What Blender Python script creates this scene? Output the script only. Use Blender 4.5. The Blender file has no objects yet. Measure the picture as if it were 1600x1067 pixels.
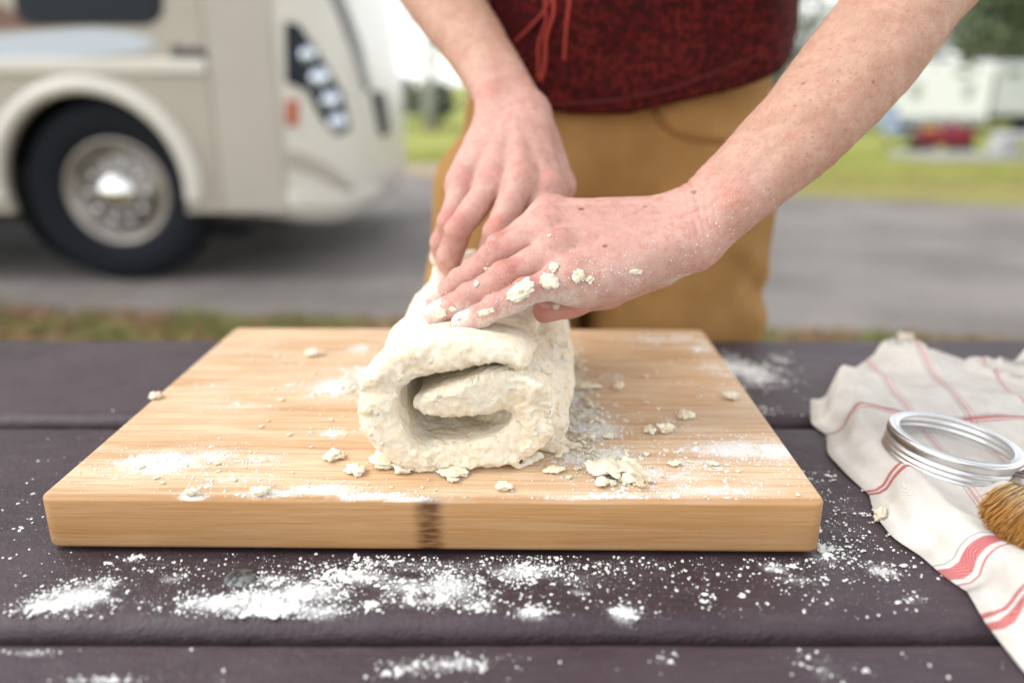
import bpy, bmesh, math, random
import numpy as np
from mathutils import Vector, Matrix
from mathutils.bvhtree import BVHTree
PI = math.pi
random.seed(7)
RNG = np.random.default_rng(11)
S = bpy.context.scene
COL = S.collection

# ------------------------------------------------------------------ camera, sky, sun, exposure
TILT = math.radians(18.03)
FPX = 1250.0
CAMZ = 1.0165
cam_d = bpy.data.cameras.new('camera')
cam_d.sensor_width = 36.0
cam_d.lens = FPX / 1600 * 36.0
cam_d.clip_start = 0.02
cam_d.clip_end = 600
cam_d.dof.use_dof = True
cam_d.dof.focus_distance = 0.496
cam_d.dof.aperture_fstop = 2.4
cam_d.dof.aperture_blades = 9
cam = bpy.data.objects.new('camera', cam_d)
cam.location = (0, 0, CAMZ)
cam.rotation_euler = (PI / 2 - TILT, 0, 0)
COL.objects.link(cam)
S.camera = cam

SUN_EL, SUN_AZ = math.radians(52), math.radians(-96)      # azimuth from +y towards +x
world = bpy.data.worlds.new('World')
S.world = world
world.use_nodes = True
wn = world.node_tree
for n in list(wn.nodes):
    wn.nodes.remove(n)
w_out = wn.nodes.new('ShaderNodeOutputWorld')
w_bg = wn.nodes.new('ShaderNodeBackground')
w_sky = wn.nodes.new('ShaderNodeTexSky')
w_sky.sky_type = 'NISHITA'
w_sky.sun_disc = False
w_sky.sun_elevation = SUN_EL
w_sky.sun_rotation = SUN_AZ
w_sky.air_density = 1.0
w_sky.dust_density = 0.6
w_sky.ozone_density = 1.0
w_hsv = wn.nodes.new('ShaderNodeHueSaturation')
w_hsv.inputs['Saturation'].default_value = 0.12
wn.links.new(w_sky.outputs[0], w_hsv.inputs['Color'])
wn.links.new(w_hsv.outputs[0], w_bg.inputs['Color'])
w_bg.inputs['Strength'].default_value = 0.15
wn.links.new(w_bg.outputs[0], w_out.inputs['Surface'])
sun_d = bpy.data.lights.new('sun', 'SUN')
sun_d.energy = 0.6
sun_d.angle = math.radians(30)
sun_d.color = (1.0, 0.96, 0.9)
sun = bpy.data.objects.new('sun', sun_d)
sd = Vector((math.sin(SUN_AZ) * math.cos(SUN_EL), math.cos(SUN_AZ) * math.cos(SUN_EL), math.sin(SUN_EL)))
sun.rotation_euler = sd.to_track_quat('Z', 'Y').to_euler()
sun.location = sd * 30
COL.objects.link(sun)
S.view_settings.view_transform = 'Standard'
S.view_settings.look = 'None'
S.view_settings.exposure = 1.42
S.view_settings.gamma = 1.0
S.view_settings.use_curve_mapping = False
S.cycles.max_bounces = 6
S.cycles.diffuse_bounces = 3
S.cycles.use_denoising = True

# ------------------------------------------------------------------ measuring helpers (photo pixels, 1600 wide, to metres)
CR = np.array([1.0, 0, 0])
CU = np.array([0, math.sin(TILT), math.cos(TILT)])
CF = np.array([0, math.cos(TILT), -math.sin(TILT)])
CP = np.array([0, 0, CAMZ])
def ray(px, py):
    return CR * (px - 800) / FPX + CU * (533 - py) / FPX + CF
def P(px, py, zc):
    return CP + ray(px, py) * zc
def G(px, py, z):
    r = ray(px, py)
    return CP + r * ((z - CAMZ) / r[2])
def V(px, py, yd):
    r = ray(px, py)
    return CP + r * (yd / r[1])

# ------------------------------------------------------------------ object helpers
def tag(o, label=None, cat=None, group=None, kind=None):
    if label: o['label'] = label
    if cat: o['category'] = cat
    if group: o['group'] = group
    if kind: o['kind'] = kind
    return o
def empty(name, loc=(0, 0, 0), rz=0, **k):
    o = bpy.data.objects.new(name, None)
    o.location = loc
    o.rotation_euler = (0, 0, rz)
    o.empty_display_size = 0.05
    COL.objects.link(o)
    return tag(o, **k)
def link(name, me, mt=None, parent=None, smooth=True):
    o = bpy.data.objects.new(name, me)
    COL.objects.link(o)
    if mt is not None:
        me.materials.clear()
        for m_ in (mt if isinstance(mt, (list, tuple)) else [mt]):
            me.materials.append(m_)
    if parent is not None:
        o.parent = parent
    if smooth and len(me.polygons):
        me.polygons.foreach_set('use_smooth', np.ones(len(me.polygons), dtype=bool))
    return o
def npmesh(name, verts, faces):
    verts = np.ascontiguousarray(verts, dtype=np.float32)
    faces = np.ascontiguousarray(faces, dtype=np.int32)
    me = bpy.data.meshes.new(name)
    k = faces.shape[1]
    me.vertices.add(len(verts)); me.vertices.foreach_set('co', verts.ravel())
    me.loops.add(faces.size); me.loops.foreach_set('vertex_index', faces.ravel())
    me.polygons.add(len(faces)); me.polygons.foreach_set('loop_start', np.arange(0, faces.size, k, dtype=np.int32))
    me.update(calc_edges=True)
    me.validate()
    return me
def attr(me, name, vals):
    a = me.attributes.new(name, 'FLOAT', 'POINT')
    a.data.foreach_set('value', np.asarray(vals, dtype=np.float32))
def bm_link(name, bm, mt, parent=None, smooth=False):
    me = bpy.data.meshes.new(name)
    bm.normal_update()
    bm.to_mesh(me); bm.free()
    return link(name, me, mt, parent, smooth)
def box(bm, c, s, rz=0, rx=0, ry=0):
    m = Matrix.Translation(c) @ Matrix.Rotation(rz, 4, 'Z') @ Matrix.Rotation(ry, 4, 'Y') @ Matrix.Rotation(rx, 4, 'X') @ Matrix.Diagonal((s[0], s[1], s[2], 1))
    return bmesh.ops.create_cube(bm, size=1.0, matrix=m)['verts']
def bevel(bm, w, seg=2):
    bmesh.ops.bevel(bm, geom=list(bm.edges), offset=w, segments=seg, profile=0.5, affect='EDGES')
def tube(bm, pts, radii, n=10, caps=True):
    pts = [Vector(p) for p in pts]
    if not isinstance(radii, (list, tuple)): radii = [radii] * len(pts)
    rings = []
    up = Vector((0, 0, 1))
    prev = None
    for i, p in enumerate(pts):
        t = (pts[min(i + 1, len(pts) - 1)] - pts[max(i - 1, 0)]).normalized()
        a = prev if prev is not None else (up if abs(t.z) < 0.9 else Vector((1, 0, 0)))
        b = t.cross(a).normalized(); a = b.cross(t).normalized(); prev = a
        rings.append([bm.verts.new(p + (a * math.cos(2 * PI * k / n) + b * math.sin(2 * PI * k / n)) * radii[i]) for k in range(n)])
    for r0, r1 in zip(rings, rings[1:]):
        for k in range(n):
            bm.faces.new((r0[k], r0[(k + 1) % n], r1[(k + 1) % n], r1[k]))
    if caps:
        bm.faces.new(rings[0][::-1]); bm.faces.new(rings[-1])
def lathe(bm, prof, n=64, M=Matrix.Identity(4), closed=False):
    rings = [[bm.verts.new(M @ Vector((r * math.cos(2 * PI * k / n), r * math.sin(2 * PI * k / n), z))) for k in range(n)] for r, z in prof]
    pairs = list(zip(rings, rings[1:])) + ([(rings[-1], rings[0])] if closed else [])
    for r0, r1 in pairs:
        for k in range(n):
            bm.faces.new((r0[k], r0[(k + 1) % n], r1[(k + 1) % n], r1[k]))
    return rings

# ------------------------------------------------------------------ noise and implicit surfaces
_L = np.random.default_rng(3).random((48, 48, 48)).astype(np.float32) * 2 - 1
def vnoise(p, f, off=0.0):
    q = np.asarray(p, dtype=np.float32) * f + 100.0 + off
    i = np.floor(q).astype(np.int32); w = q - i
    w = w * w * (3 - 2 * w)
    x0, y0, z0 = (i[..., k] % 48 for k in range(3))
    x1, y1, z1 = (x0 + 1) % 48, (y0 + 1) % 48, (z0 + 1) % 48
    wx, wy, wz = w[..., 0], w[..., 1], w[..., 2]
    def l(a, b, t): return a + (b - a) * t
    return l(l(l(_L[x0, y0, z0], _L[x1, y0, z0], wx), l(_L[x0, y1, z0], _L[x1, y1, z0], wx), wy),
             l(l(_L[x0, y0, z1], _L[x1, y0, z1], wx), l(_L[x0, y1, z1], _L[x1, y1, z1], wx), wy), wz)
def fbm(p, f, oct=3, off=0.0):
    s = 0; a = 1; t = 0
    for k in range(oct):
        s = s + a * vnoise(p, f * 2.03 ** k, off + 7.3 * k); t += a; a *= 0.5
    return s / t * 1.6
def smin(a, b, k):
    h = np.maximum(k - np.abs(a - b), 0) / k
    return np.minimum(a, b) - h * h * k * 0.25
def smax(a, b, k):
    return -smin(-a, -b, k)
class Grid:
    def __init__(g, lo, hi, h):
        g.h = h; g.lo = np.array(lo, dtype=np.float64)
        g.n = tuple(int(math.ceil((hi[k] - lo[k]) / h)) + 1 for k in range(3))
        g.ax = [(g.lo[k] + h * np.arange(g.n[k])).astype(np.float32) for k in range(3)]
    def new(g): return np.full(g.n, 1.0, dtype=np.float32)
    def block(g, lo, hi):
        s = []
        for k in range(3):
            a = max(0, int((lo[k] - g.lo[k]) / g.h)); b = min(g.n[k], int((hi[k] - g.lo[k]) / g.h) + 2)
            if b <= a: return None
            s.append(slice(a, b))
        return tuple(s)
    def pts(g, s):
        return [g.ax[0][s[0]][:, None, None], g.ax[1][s[1]][None, :, None], g.ax[2][s[2]][None, None, :]]
    def cone(g, F, a, b, r1, r2, k=0.004, n=None, sq=1.0):
        a = np.asarray(a, float); b = np.asarray(b, float)
        R = max(r1, r2) + k + 4 * g.h
        s = g.block(np.minimum(a, b) - R, np.maximum(a, b) + R)
        if s is None: return
        X = g.pts(s); d = b - a; L2 = float(d @ d) + 1e-12
        v = [X[i] - np.float32(a[i]) for i in range(3)]
        t = np.clip((v[0] * np.float32(d[0]) + v[1] * np.float32(d[1]) + v[2] * np.float32(d[2])) / np.float32(L2), 0, 1)
        q = [v[i] - t * np.float32(d[i]) for i in range(3)]
        m2 = q[0] ** 2 + q[1] ** 2 + q[2] ** 2
        if n is not None:
            n = np.asarray(n, float); n = n / np.linalg.norm(n)
            c = q[0] * np.float32(n[0]) + q[1] * np.float32(n[1]) + q[2] * np.float32(n[2])
            m2 = m2 + c * c * np.float32(sq * sq - 1)
        D = np.sqrt(m2) - (np.float32(r1) + np.float32(r2 - r1) * t)
        if n is not None: D = D / np.float32((1 + sq) / 2)
        F[s] = smin(F[s], D, k)
def nets(F, g):
    s = F < 0
    c = s[:-1, :-1, :-1].astype(np.int8)
    tot = np.zeros_like(c)
    offs = [(i, j, k) for i in (0, 1) for j in (0, 1) for k in (0, 1)]
    n = F.shape
    for o in offs:
        tot += s[o[0]:n[0] - 1 + o[0], o[1]:n[1] - 1 + o[1], o[2]:n[2] - 1 + o[2]]
    ii, jj, kk = np.nonzero((tot > 0) & (tot < 8))
    vals = {o: F[ii + o[0], jj + o[1], kk + o[2]] for o in offs}
    acc = np.zeros((len(ii), 3), dtype=np.float64); cnt = np.zeros(len(ii))
    for o in offs:
        for ax in range(3):
            if o[ax] == 0:
                o2 = list(o); o2[ax] = 1; o2 = tuple(o2)
                a, b = vals[o], vals[o2]
                m = (a < 0) != (b < 0)
                t = np.where(m, a / np.where(m, a - b, 1), 0)
                p = np.tile(np.array(o, dtype=np.float64), (len(ii), 1)); p[:, ax] += t
                acc += p * m[:, None]; cnt += m
    vert = (acc / cnt[:, None] + np.stack([ii, jj, kk], 1)) * g.h + g.lo
    idx = np.full(tot.shape, -1, dtype=np.int32)
    idx[ii, jj, kk] = np.arange(len(ii), dtype=np.int32)
    faces = []
    for ax in range(3):
        o1, o2 = (ax + 1) % 3, (ax + 2) % 3
        a = s.take(range(0, n[ax] - 1), ax); b = s.take(range(1, n[ax]), ax)
        e = np.stack(np.nonzero(a != b), 1)
        ok = (e[:, o1] > 0) & (e[:, o2] > 0) & (e[:, o1] < n[o1] - 1) & (e[:, o2] < n[o2] - 1)
        e = e[ok]
        ins = a[e[:, 0], e[:, 1], e[:, 2]]
        q = []
        for d1, d2 in ((0, 0), (1, 0), (1, 1), (0, 1)):
            c = e.copy(); c[:, o1] -= d1; c[:, o2] -= d2
            q.append(idx[c[:, 0], c[:, 1], c[:, 2]])
        q = np.stack(q, 1)
        q[~ins] = q[~ins][:, ::-1]
        faces.append(q)
    faces = np.concatenate(faces)
    return vert, faces[(faces >= 0).all(1)]
def relax(v, f, it=1, w=0.5):
    for _ in range(it):
        acc = np.zeros_like(v); c = np.zeros(len(v))
        for k in range(4):
            np.add.at(acc, f[:, k], v[f[:, (k + 1) % 4]]); np.add.at(c, f[:, k], 1)
            np.add.at(acc, f[:, (k + 1) % 4], v[f[:, k]]); np.add.at(c, f[:, (k + 1) % 4], 1)
        v = v * (1 - w) + w * acc / np.maximum(c, 1)[:, None]
    return v
def seg_dist(p, a, b):
    a = np.asarray(a); d = np.asarray(b) - a
    t = np.clip(((p - a) @ d) / (d @ d + 1e-12), 0, 1)
    return np.linalg.norm(p - a - t[:, None] * d, axis=1)

# ------------------------------------------------------------------ materials
class M:
    def __init__(s, name, base=(0.5, 0.5, 0.5), rough=0.6, metal=0.0, spec=0.5, **kw):
        s.m = bpy.data.materials.new(name); s.m.use_nodes = True
        s.nt = s.m.node_tree; s.b = s.nt.nodes['Principled BSDF']
        s.b.inputs['Base Color'].default_value = (*base, 1)
        s.b.inputs['Roughness'].default_value = rough
        s.b.inputs['Metallic'].default_value = metal
        s.b.inputs['Specular IOR Level'].default_value = spec
        for k, v in kw.items(): s.b.inputs[k].default_value = v
        s.tc = None
    def coord(s, which='Object', scale=None):
        if s.tc is None: s.tc = s.nt.nodes.new('ShaderNodeTexCoord')
        o = s.tc.outputs[which]
        if scale is not None:
            mp = s.nt.nodes.new('ShaderNodeMapping'); mp.inputs['Scale'].default_value = scale
            s.nt.links.new(o, mp.inputs[0]); o = mp.outputs[0]
        return o
    def noise(s, scale, detail=3, rough=0.55, dist=0.0, vec=None, color=False):
        n = s.nt.nodes.new('ShaderNodeTexNoise')
        n.inputs['Scale'].default_value = scale; n.inputs['Detail'].default_value = detail
        n.inputs['Roughness'].default_value = rough; n.inputs['Distortion'].default_value = dist
        s.nt.links.new(vec if vec is not None else s.coord(), n.inputs['Vector'])
        return n.outputs['Color' if color else 'Fac']
    def vor(s, scale, feature='F1', vec=None, out='Distance', rand=1.0):
        n = s.nt.nodes.new('ShaderNodeTexVoronoi'); n.feature = feature
        n.inputs['Scale'].default_value = scale; n.inputs['Randomness'].default_value = rand
        s.nt.links.new(vec if vec is not None else s.coord(), n.inputs['Vector'])
        return n.outputs[out]
    def attr(s, name):
        n = s.nt.nodes.new('ShaderNodeAttribute'); n.attribute_name = name
        return n.outputs['Fac']
    def math(s, op, a, b=0.0, c=0.0, clamp=False):
        n = s.nt.nodes.new('ShaderNodeMath'); n.operation = op; n.use_clamp = clamp
        for i, x in enumerate((a, b, c)):
            if isinstance(x, (int, float)): n.inputs[i].default_value = x
            else: s.nt.links.new(x, n.inputs[i])
        return n.outputs[0]
    def ramp(s, f, lo, hi, a=0.0, b=1.0):
        n = s.nt.nodes.new('ShaderNodeMapRange'); n.interpolation_type = 'SMOOTHSTEP'
        n.inputs['From Min'].default_value = lo; n.inputs['From Max'].default_value = hi
        n.inputs['To Min'].default_value = a; n.inputs['To Max'].default_value = b
        s.nt.links.new(f, n.inputs['Value'])
        return n.outputs[0]
    def mix(s, f, a, b):
        n = s.nt.nodes.new('ShaderNodeMix'); n.data_type = 'RGBA'
        if isinstance(f, (int, float)): n.inputs[0].default_value = f
        else: s.nt.links.new(f, n.inputs[0])
        for i, x in ((6, a), (7, b)):
            if isinstance(x, tuple): n.inputs[i].default_value = (*x, 1)
            else: s.nt.links.new(x, n.inputs[i])
        return n.outputs[2]
    def color(s, x): s.nt.links.new(x, s.b.inputs['Base Color']); return s
    def rough(s, x): s.nt.links.new(x, s.b.inputs['Roughness']); return s
    def bump(s, h, dist=0.001, strength=1.0):
        n = s.nt.nodes.new('ShaderNodeBump'); n.inputs['Distance'].default_value = dist; n.inputs['Strength'].default_value = strength
        s.nt.links.new(h, n.inputs['Height'])
        old = s.b.inputs['Normal'].links
        if old: s.nt.links.new(old[0].from_socket, n.inputs['Normal'])
        s.nt.links.new(n.outputs[0], s.b.inputs['Normal']); return s
    def sep(s, v):
        n = s.nt.nodes.new('ShaderNodeSeparateXYZ'); s.nt.links.new(v, n.inputs[0]); return n.outputs
def mottled(name, a, b, scale=5, rough=0.7, lo=0.35, hi=0.65, bump=None, **kw):
    x = M(name, a, rough, **kw)
    x.color(x.mix(x.ramp(x.noise(scale, 4), lo, hi), a, b))
    if bump: x.bump(x.noise(bump[0], 3), bump[1])
    return x.m

# ------------------------------------------------------------------ ground, road
def gz(y):
    """height of the lawn: level by the road, falling gently away beyond it"""
    y = np.asarray(y, dtype=float)
    return -np.clip(y - 10.5, 0, 27) * 0.048 + np.where(y < 10.5, 0, 0)
gm = M('lawn_grass', rough=0.95, spec=0.1)
n1 = gm.noise(0.35, 4); n2 = gm.noise(9, 4); n3 = gm.noise(40, 3)
g1 = gm.mix(gm.ramp(n2, 0.3, 0.7), (0.25, 0.28, 0.06), (0.36, 0.38, 0.11))
g2 = gm.mix(gm.ramp(n3, 0.3, 0.7), (0.17, 0.115, 0.05), (0.27, 0.2, 0.10))
yy = gm.sep(gm.coord())[1]
dry = gm.ramp(gm.math('ADD', yy, gm.math('MULTIPLY', n1, 3.0)), 11.0, 13.5, 0.5, 0.0)
dry = gm.math('ADD', dry, gm.ramp(gm.noise(1.5, 4), 0.45, 0.65, 0.0, 0.25))
gm.color(gm.mix(dry, g1, g2)).bump(n3, 0.02)
ys = np.array([-60, -10, -2, 0, 1.5, 3, 4, 5, 6, 7, 8, 9, 10, 10.5, 11, 12, 14, 17, 20, 24, 28, 33, 37.5, 45, 60, 90, 150, 300, 500.0])
xs = np.array([-500, -200, -80, -40, -25, -15, -10, -6, -3, 0, 3, 6, 10, 15, 25, 40, 80, 200, 500.0])
vv = [(x, y, float(gz(y)) + (0.05 * math.sin(x * 0.3 + y * 0.21) if y > 12 else 0)) for y in ys for x in xs]
ff = [(j * len(xs) + i, j * len(xs) + i + 1, (j + 1) * len(xs) + i + 1, (j + 1) * len(xs) + i) for j in range(len(ys) - 1) for i in range(len(xs) - 1)]
tag(link('ground', npmesh('ground', vv, ff), gm.m), 'grassy lawn of the campground, sloping gently away behind the road', kind='structure')
# asphalt road between the near verge and the lawn
am = M('asphalt', rough=0.85)
a1 = am.mix(am.ramp(am.noise(1.2, 5), 0.35, 0.65), (0.125, 0.110, 0.100), (0.205, 0.183, 0.168))
a2 = am.mix(am.ramp(am.noise(60, 3), 0.45, 0.7, 0, 0.5), a1, (0.32, 0.29, 0.27))
am.color(a2).bump(am.noise(150, 2), 0.004)
def sheet(name, pts, z, m, label, thick=0.0):
    bm = bmesh.new()
    vs = [bm.verts.new((p[0], p[1], z)) for p in pts]
    f = bm.faces.new(vs)
    if f.normal.z < 0: bmesh.ops.reverse_faces(bm, faces=[f])
    bmesh.ops.triangulate(bm, faces=bm.faces)
    return tag(bm_link(name, bm, m), label, kind='structure')
sheet('road', [(-40, 3.95), (-1.2, 3.48), (0, 3.4), (1.5, 3.22), (3, 3.0), (30, 1.0), (30, 5.0), (4.5, 6.75), (2.7, 7.45), (1.2, 8.1), (-0.6, 8.6), (-1.5, 9.3), (-40, 10.2)],
      0.004, am.m, 'grey asphalt campground road behind the picnic table')
sheet('gravel_strip', [(-40, 10.25), (-1.45, 9.33), (-0.5, 8.65), (0.9, 8.25), (0.7, 9.8), (-0.6, 10.45), (-40, 10.49)], 0.008,
      mottled('gravel', (0.27, 0.2, 0.13), (0.36, 0.29, 0.2), 14, 0.9), 'tan gravel shoulder at the far side of the road')
# pale concrete camp pad on the far lawn (real slab)
bm = bmesh.new()
c0 = G(1425, 262, -0.05); 
box(bm, (float(V(1425, 262, 11.6)[0]) + 2.6, 11.55, -0.045), (5.3, 1.5, 0.14)); bevel(bm, 0.02)
tag(bm_link('concrete_pad', bm, mottled('concrete', (0.22, 0.22, 0.18), (0.29, 0.285, 0.24), 3, 0.85)), 'pale concrete camp pad on the lawn beyond the road', kind='structure')

# fallen leaves and grass tufts on the near verge (nobody could count them)
def quads_mesh(name, c, sx, sy, nz, seed, tilt=0.6):
    r = np.random.default_rng(seed); n = len(c)
    th = r.uniform(0, 2 * PI, n); tl = r.uniform(-tilt, tilt, n)
    a = np.stack([np.cos(th), np.sin(th), np.zeros(n)], 1)
    b = np.stack([-np.sin(th) * np.cos(tl), np.cos(th) * np.cos(tl), np.sin(tl)], 1)
    a = a * (sx * r.uniform(0.5, 1.3, n))[:, None]; b = b * (sy * r.uniform(0.5, 1.3, n))[:, None]
    v = np.stack([c - a, c - b * 0.8, c + a, c + b], 1).reshape(-1, 3)
    return npmesh(name, v, np.arange(4 * n).reshape(-1, 4))
lm = M('leaf_litter', rough=0.8)
info = lm.noise(7, 2); 
lm.color(lm.mix(lm.ramp(lm.noise(23, 2), 0.35, 0.65), (0.17, 0.075, 0.035), (0.22, 0.135, 0.07)))
n = 9000
cc = np.stack([RNG.uniform(-4.5, 4.5, n), np.zeros(n), RNG.uniform(0.012, 0.03, n)], 1)
edge = np.interp(cc[:, 0], [-4.5, -1.2, 0, 1.5, 3, 4.5], [3.9, 3.48, 3.4, 3.22, 3.0, 2.9])
cc[:, 1] = edge - RNG.beta(1.1, 2.0, n) * 1.8 - 0.0
tag(link('leaf_litter', quads_mesh('leaf_litter', cc, 0.03, 0.018, 1, 5), lm.m, smooth=False), 'rust brown fallen leaves along the near edge of the road', 'leaf litter', kind='stuff')
def blades(name, c, h, w, seed, m, label):
    r = np.random.default_rng(seed); n = len(c)
    th = r.uniform(0, 2 * PI, n); a = np.stack([np.cos(th), np.sin(th), 0 * th], 1) * w
    lean = r.normal(0, 0.35, (n, 2)); hh = h * r.uniform(0.5, 1.3, n)
    top = c + np.stack([lean[:, 0] * hh, lean[:, 1] * hh, hh], 1)
    v = np.stack([c - a, c + a, top + a * 0.2, top - a * 0.2], 1).reshape(-1, 3)
    return tag(link(name, npmesh(name, v, np.arange(4 * n).reshape(-1, 4)), m, smooth=False), label, 'grass', kind='stuff')
n = 26000
tc_ = np.stack([RNG.uniform(-4.5, 4.5, 260), np.zeros(260)], 1)
e2 = np.interp(tc_[:, 0], [-4.5, -1.2, 0, 1.5, 3, 4.5], [3.9, 3.48, 3.4, 3.22, 3.0, 2.9])
tc_[:, 1] = e2 - RNG.uniform(0.05, 1.5, 260)
k = RNG.integers(0, 260, n)
cc = np.zeros((n, 3)); cc[:, :2] = tc_[k] + RNG.normal(0, 0.06, (n, 2))
grm = mottled('grass_blade', (0.10, 0.17, 0.03), (0.2, 0.26, 0.06), 6, 0.7)
blades('verge_grass', cc, 0.05, 0.0025, 8, grm, 'short green grass tufts growing along the near verge')
n = 60000
cc = np.stack([RNG.uniform(-9, 13, n), RNG.uniform(8.3, 15, n), np.zeros(n)], 1)
far = np.interp(cc[:, 0], [-9, -1.5, 0.9, 1.2, 2.7, 4.5, 13], [10.6, 10.5, 9.9, 8.3, 7.6, 6.9, 6.5])
cc = cc[(cc[:, 1] > far) & ~((cc[:, 1] > 10.7) & (cc[:, 1] < 12.4) & (cc[:, 0] > c0[0] - 0.15))]
cc[:, 2] = gz(cc[:, 1])
gl = mottled('lawn_blade', (0.27, 0.30, 0.06), (0.38, 0.39, 0.10), 0.8, 0.75)
blades('lawn_grass', cc, 0.05, 0.006, 9, gl, 'yellow green mown grass of the lawn beyond the road')

# ------------------------------------------------------------------ picnic table
TT = 0.75
BT = CAMZ - 0.2311          # board top
BTH = 0.032                 # board thickness
# flour patches measured on the photograph: px, py, rx, ry, strength
F_BOARD = [(250,722,62,17,.85),(330,712,55,12,.55),(205,742,50,8,.35),(300,776,22,5,.9),(420,771,50,7,.7),(500,765,60,9,.75),(575,775,60,6,.8),(640,779,50,4,.7),
 (400,715,45,8,.45),(372,748,60,9,.4),(385,632,40,6,.35),(520,675,26,8,.55),(535,603,48,14,.8),(570,590,35,16,.8),(470,556,30,5,.35),(455,575,40,5,.15),(350,600,30,5,.15),
 (905,655,38,22,.95),(890,615,26,22,.8),(935,672,30,12,.9),(930,712,50,14,.95),(985,742,60,12,.8),(1045,745,60,10,.5),(1150,702,70,14,.75),(1212,706,36,14,.8),(1085,722,50,9,.45),
 (1100,765,110,9,.5),(980,775,110,4,.6),(900,778,60,3,.6),(1050,655,26,7,.4),(1040,672,20,4,.5),(1185,752,50,10,.3),(1115,575,22,14,.35),(1040,530,60,7,.4),(1095,545,26,8,.45),(960,585,24,5,.35),(860,640,30,40,.8),
 (560,545,20,8,.5),(780,775,80,4,.25),(380,540,40,8,.2),(640,720,50,10,.35),(1140,610,30,18,.2),(870,560,30,20,.6)]
F_TABLE = [(118,934,44,15,1.0),(66,945,26,9,.8),(165,912,26,7,.6),(208,872,12,4,.6),(268,905,20,6,.5),(230,890,60,10,.2),(345,942,44,11,1),(420,938,55,12,1),(480,925,44,14,.9),(500,955,34,9,.8),(405,955,60,6,.7),(425,905,34,8,.6),
 (560,900,46,12,.7),(640,915,50,13,.6),(700,917,38,16,.85),(668,940,50,7,.6),(745,945,30,7,.5),(815,893,42,12,.75),(830,958,22,7,.8),(596,878,70,9,.35),(700,885,150,14,.3),(890,905,70,20,.25),(905,925,12,6,.5),(974,958,18,9,1),(1000,890,100,20,.16),
 (700,1038,60,8,.6),(640,1052,30,5,.4),(50,1019,28,4,.6),(170,1063,40,4,.8),(340,1058,14,5,.2),(1030,1028,20,8,.3),(1290,1035,26,8,.3),(1290,1052,18,6,.5),(1360,1050,14,5,.3),
 (1150,578,36,9,.95),(1188,590,24,8,.8),(1120,565,24,7,.7),(1135,605,40,8,.3),(1170,642,36,6,.35),(1220,560,10,5,.5),(1212,888,22,9,.6),(1240,905,24,6,.4),(1376,892,18,7,.8),(1283,856,16,6,.7),(1288,870,30,9,.4),(1300,825,26,16,.25),(1330,795,26,18,.2),(1275,755,22,16,.2),
 (1428,937,10,4,.7),(1350,860,60,40,.12),(1310,905,80,40,.12),(60,780,70,60,.05),(300,880,120,14,.14),(1150,900,120,50,.08),(1560,600,60,20,.06),(600,930,300,30,.1)]
def patches(lst, z, k=0.86):
    out = []
    for px, py, rx, ry, a in lst:
        c = G(px, py, z); x1 = G(px + rx, py, z); y1 = G(px, py - ry, z); y2 = G(px, py + ry, z)
        out.append((c[0], c[1], abs(x1[0] - c[0]), abs(y1[1] - y2[1]) / 2, a * k))
    return out
PB, PT = patches(F_BOARD, BT), patches(F_TABLE, TT, .80)
def density(xy, pat):
    d = np.zeros(len(xy))
    for cx, cy, rx, ry, a in pat:
        q = ((xy[:, 0] - cx) / rx) ** 2 + ((xy[:, 1] - cy) / ry) ** 2
        m = q < 9
        d[m] = np.maximum(d[m], a * np.exp(-q[m] * 0.75))
    return d
def table_density(xy):
    d = density(xy, PT)
    return d * np.clip((np.abs(xy[:, 1] - 0.3565) < 0.016) * -0.0 + 1, 0, 1)

pm = M('plastic_lumber', rough=0.5, spec=0.45)
t1 = pm.noise(6, 6, 0.62); t2 = pm.noise(1.0, 4, 0.6, vec=pm.coord(scale=(35, 160, 160))); t3 = pm.noise(420, 3, 0.6)
base = pm.mix(pm.ramp(t1, 0.32, 0.68), (0.032, 0.0185, 0.0235), (0.058, 0.038, 0.046))
base = pm.mix(pm.ramp(t2, 0.4, 0.75, 0, 0.5), base, (0.074, 0.055, 0.063))
base = pm.mix(pm.ramp(pm.noise(16, 5, 0.7), 0.56, 0.74, 0, 0.6), base, (0.03, 0.021, 0.021))
fl = pm.attr('flour')
speck = pm.noise(700, 4, 0.7); spk2 = pm.noise(160, 3, 0.6)
dust = pm.ramp(pm.math('ADD', pm.math('MULTIPLY', fl, 0.75), pm.math('ADD', pm.math('MULTIPLY', speck, 0.6), pm.math('MULTIPLY', spk2, 0.35))), 0.60, 0.95, 0, 0.75)
dust = pm.math('MAXIMUM', dust, pm.ramp(pm.math('ADD', fl, pm.math('MULTIPLY', pm.noise(70, 4, 0.6), 0.5)), 0.35, 1.15, 0, 0.6))
pm.color(pm.mix(dust, base, (0.8, 0.8, 0.8)))
pm.rough(pm.math('ADD', pm.ramp(t1, 0.3, 0.7, 0.42, 0.6), pm.math('MULTIPLY', dust, 0.4), clamp=True))
pm.bump(pm.noise(55, 5, 0.7), 0.0018).bump(t3, 0.0005)

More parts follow.
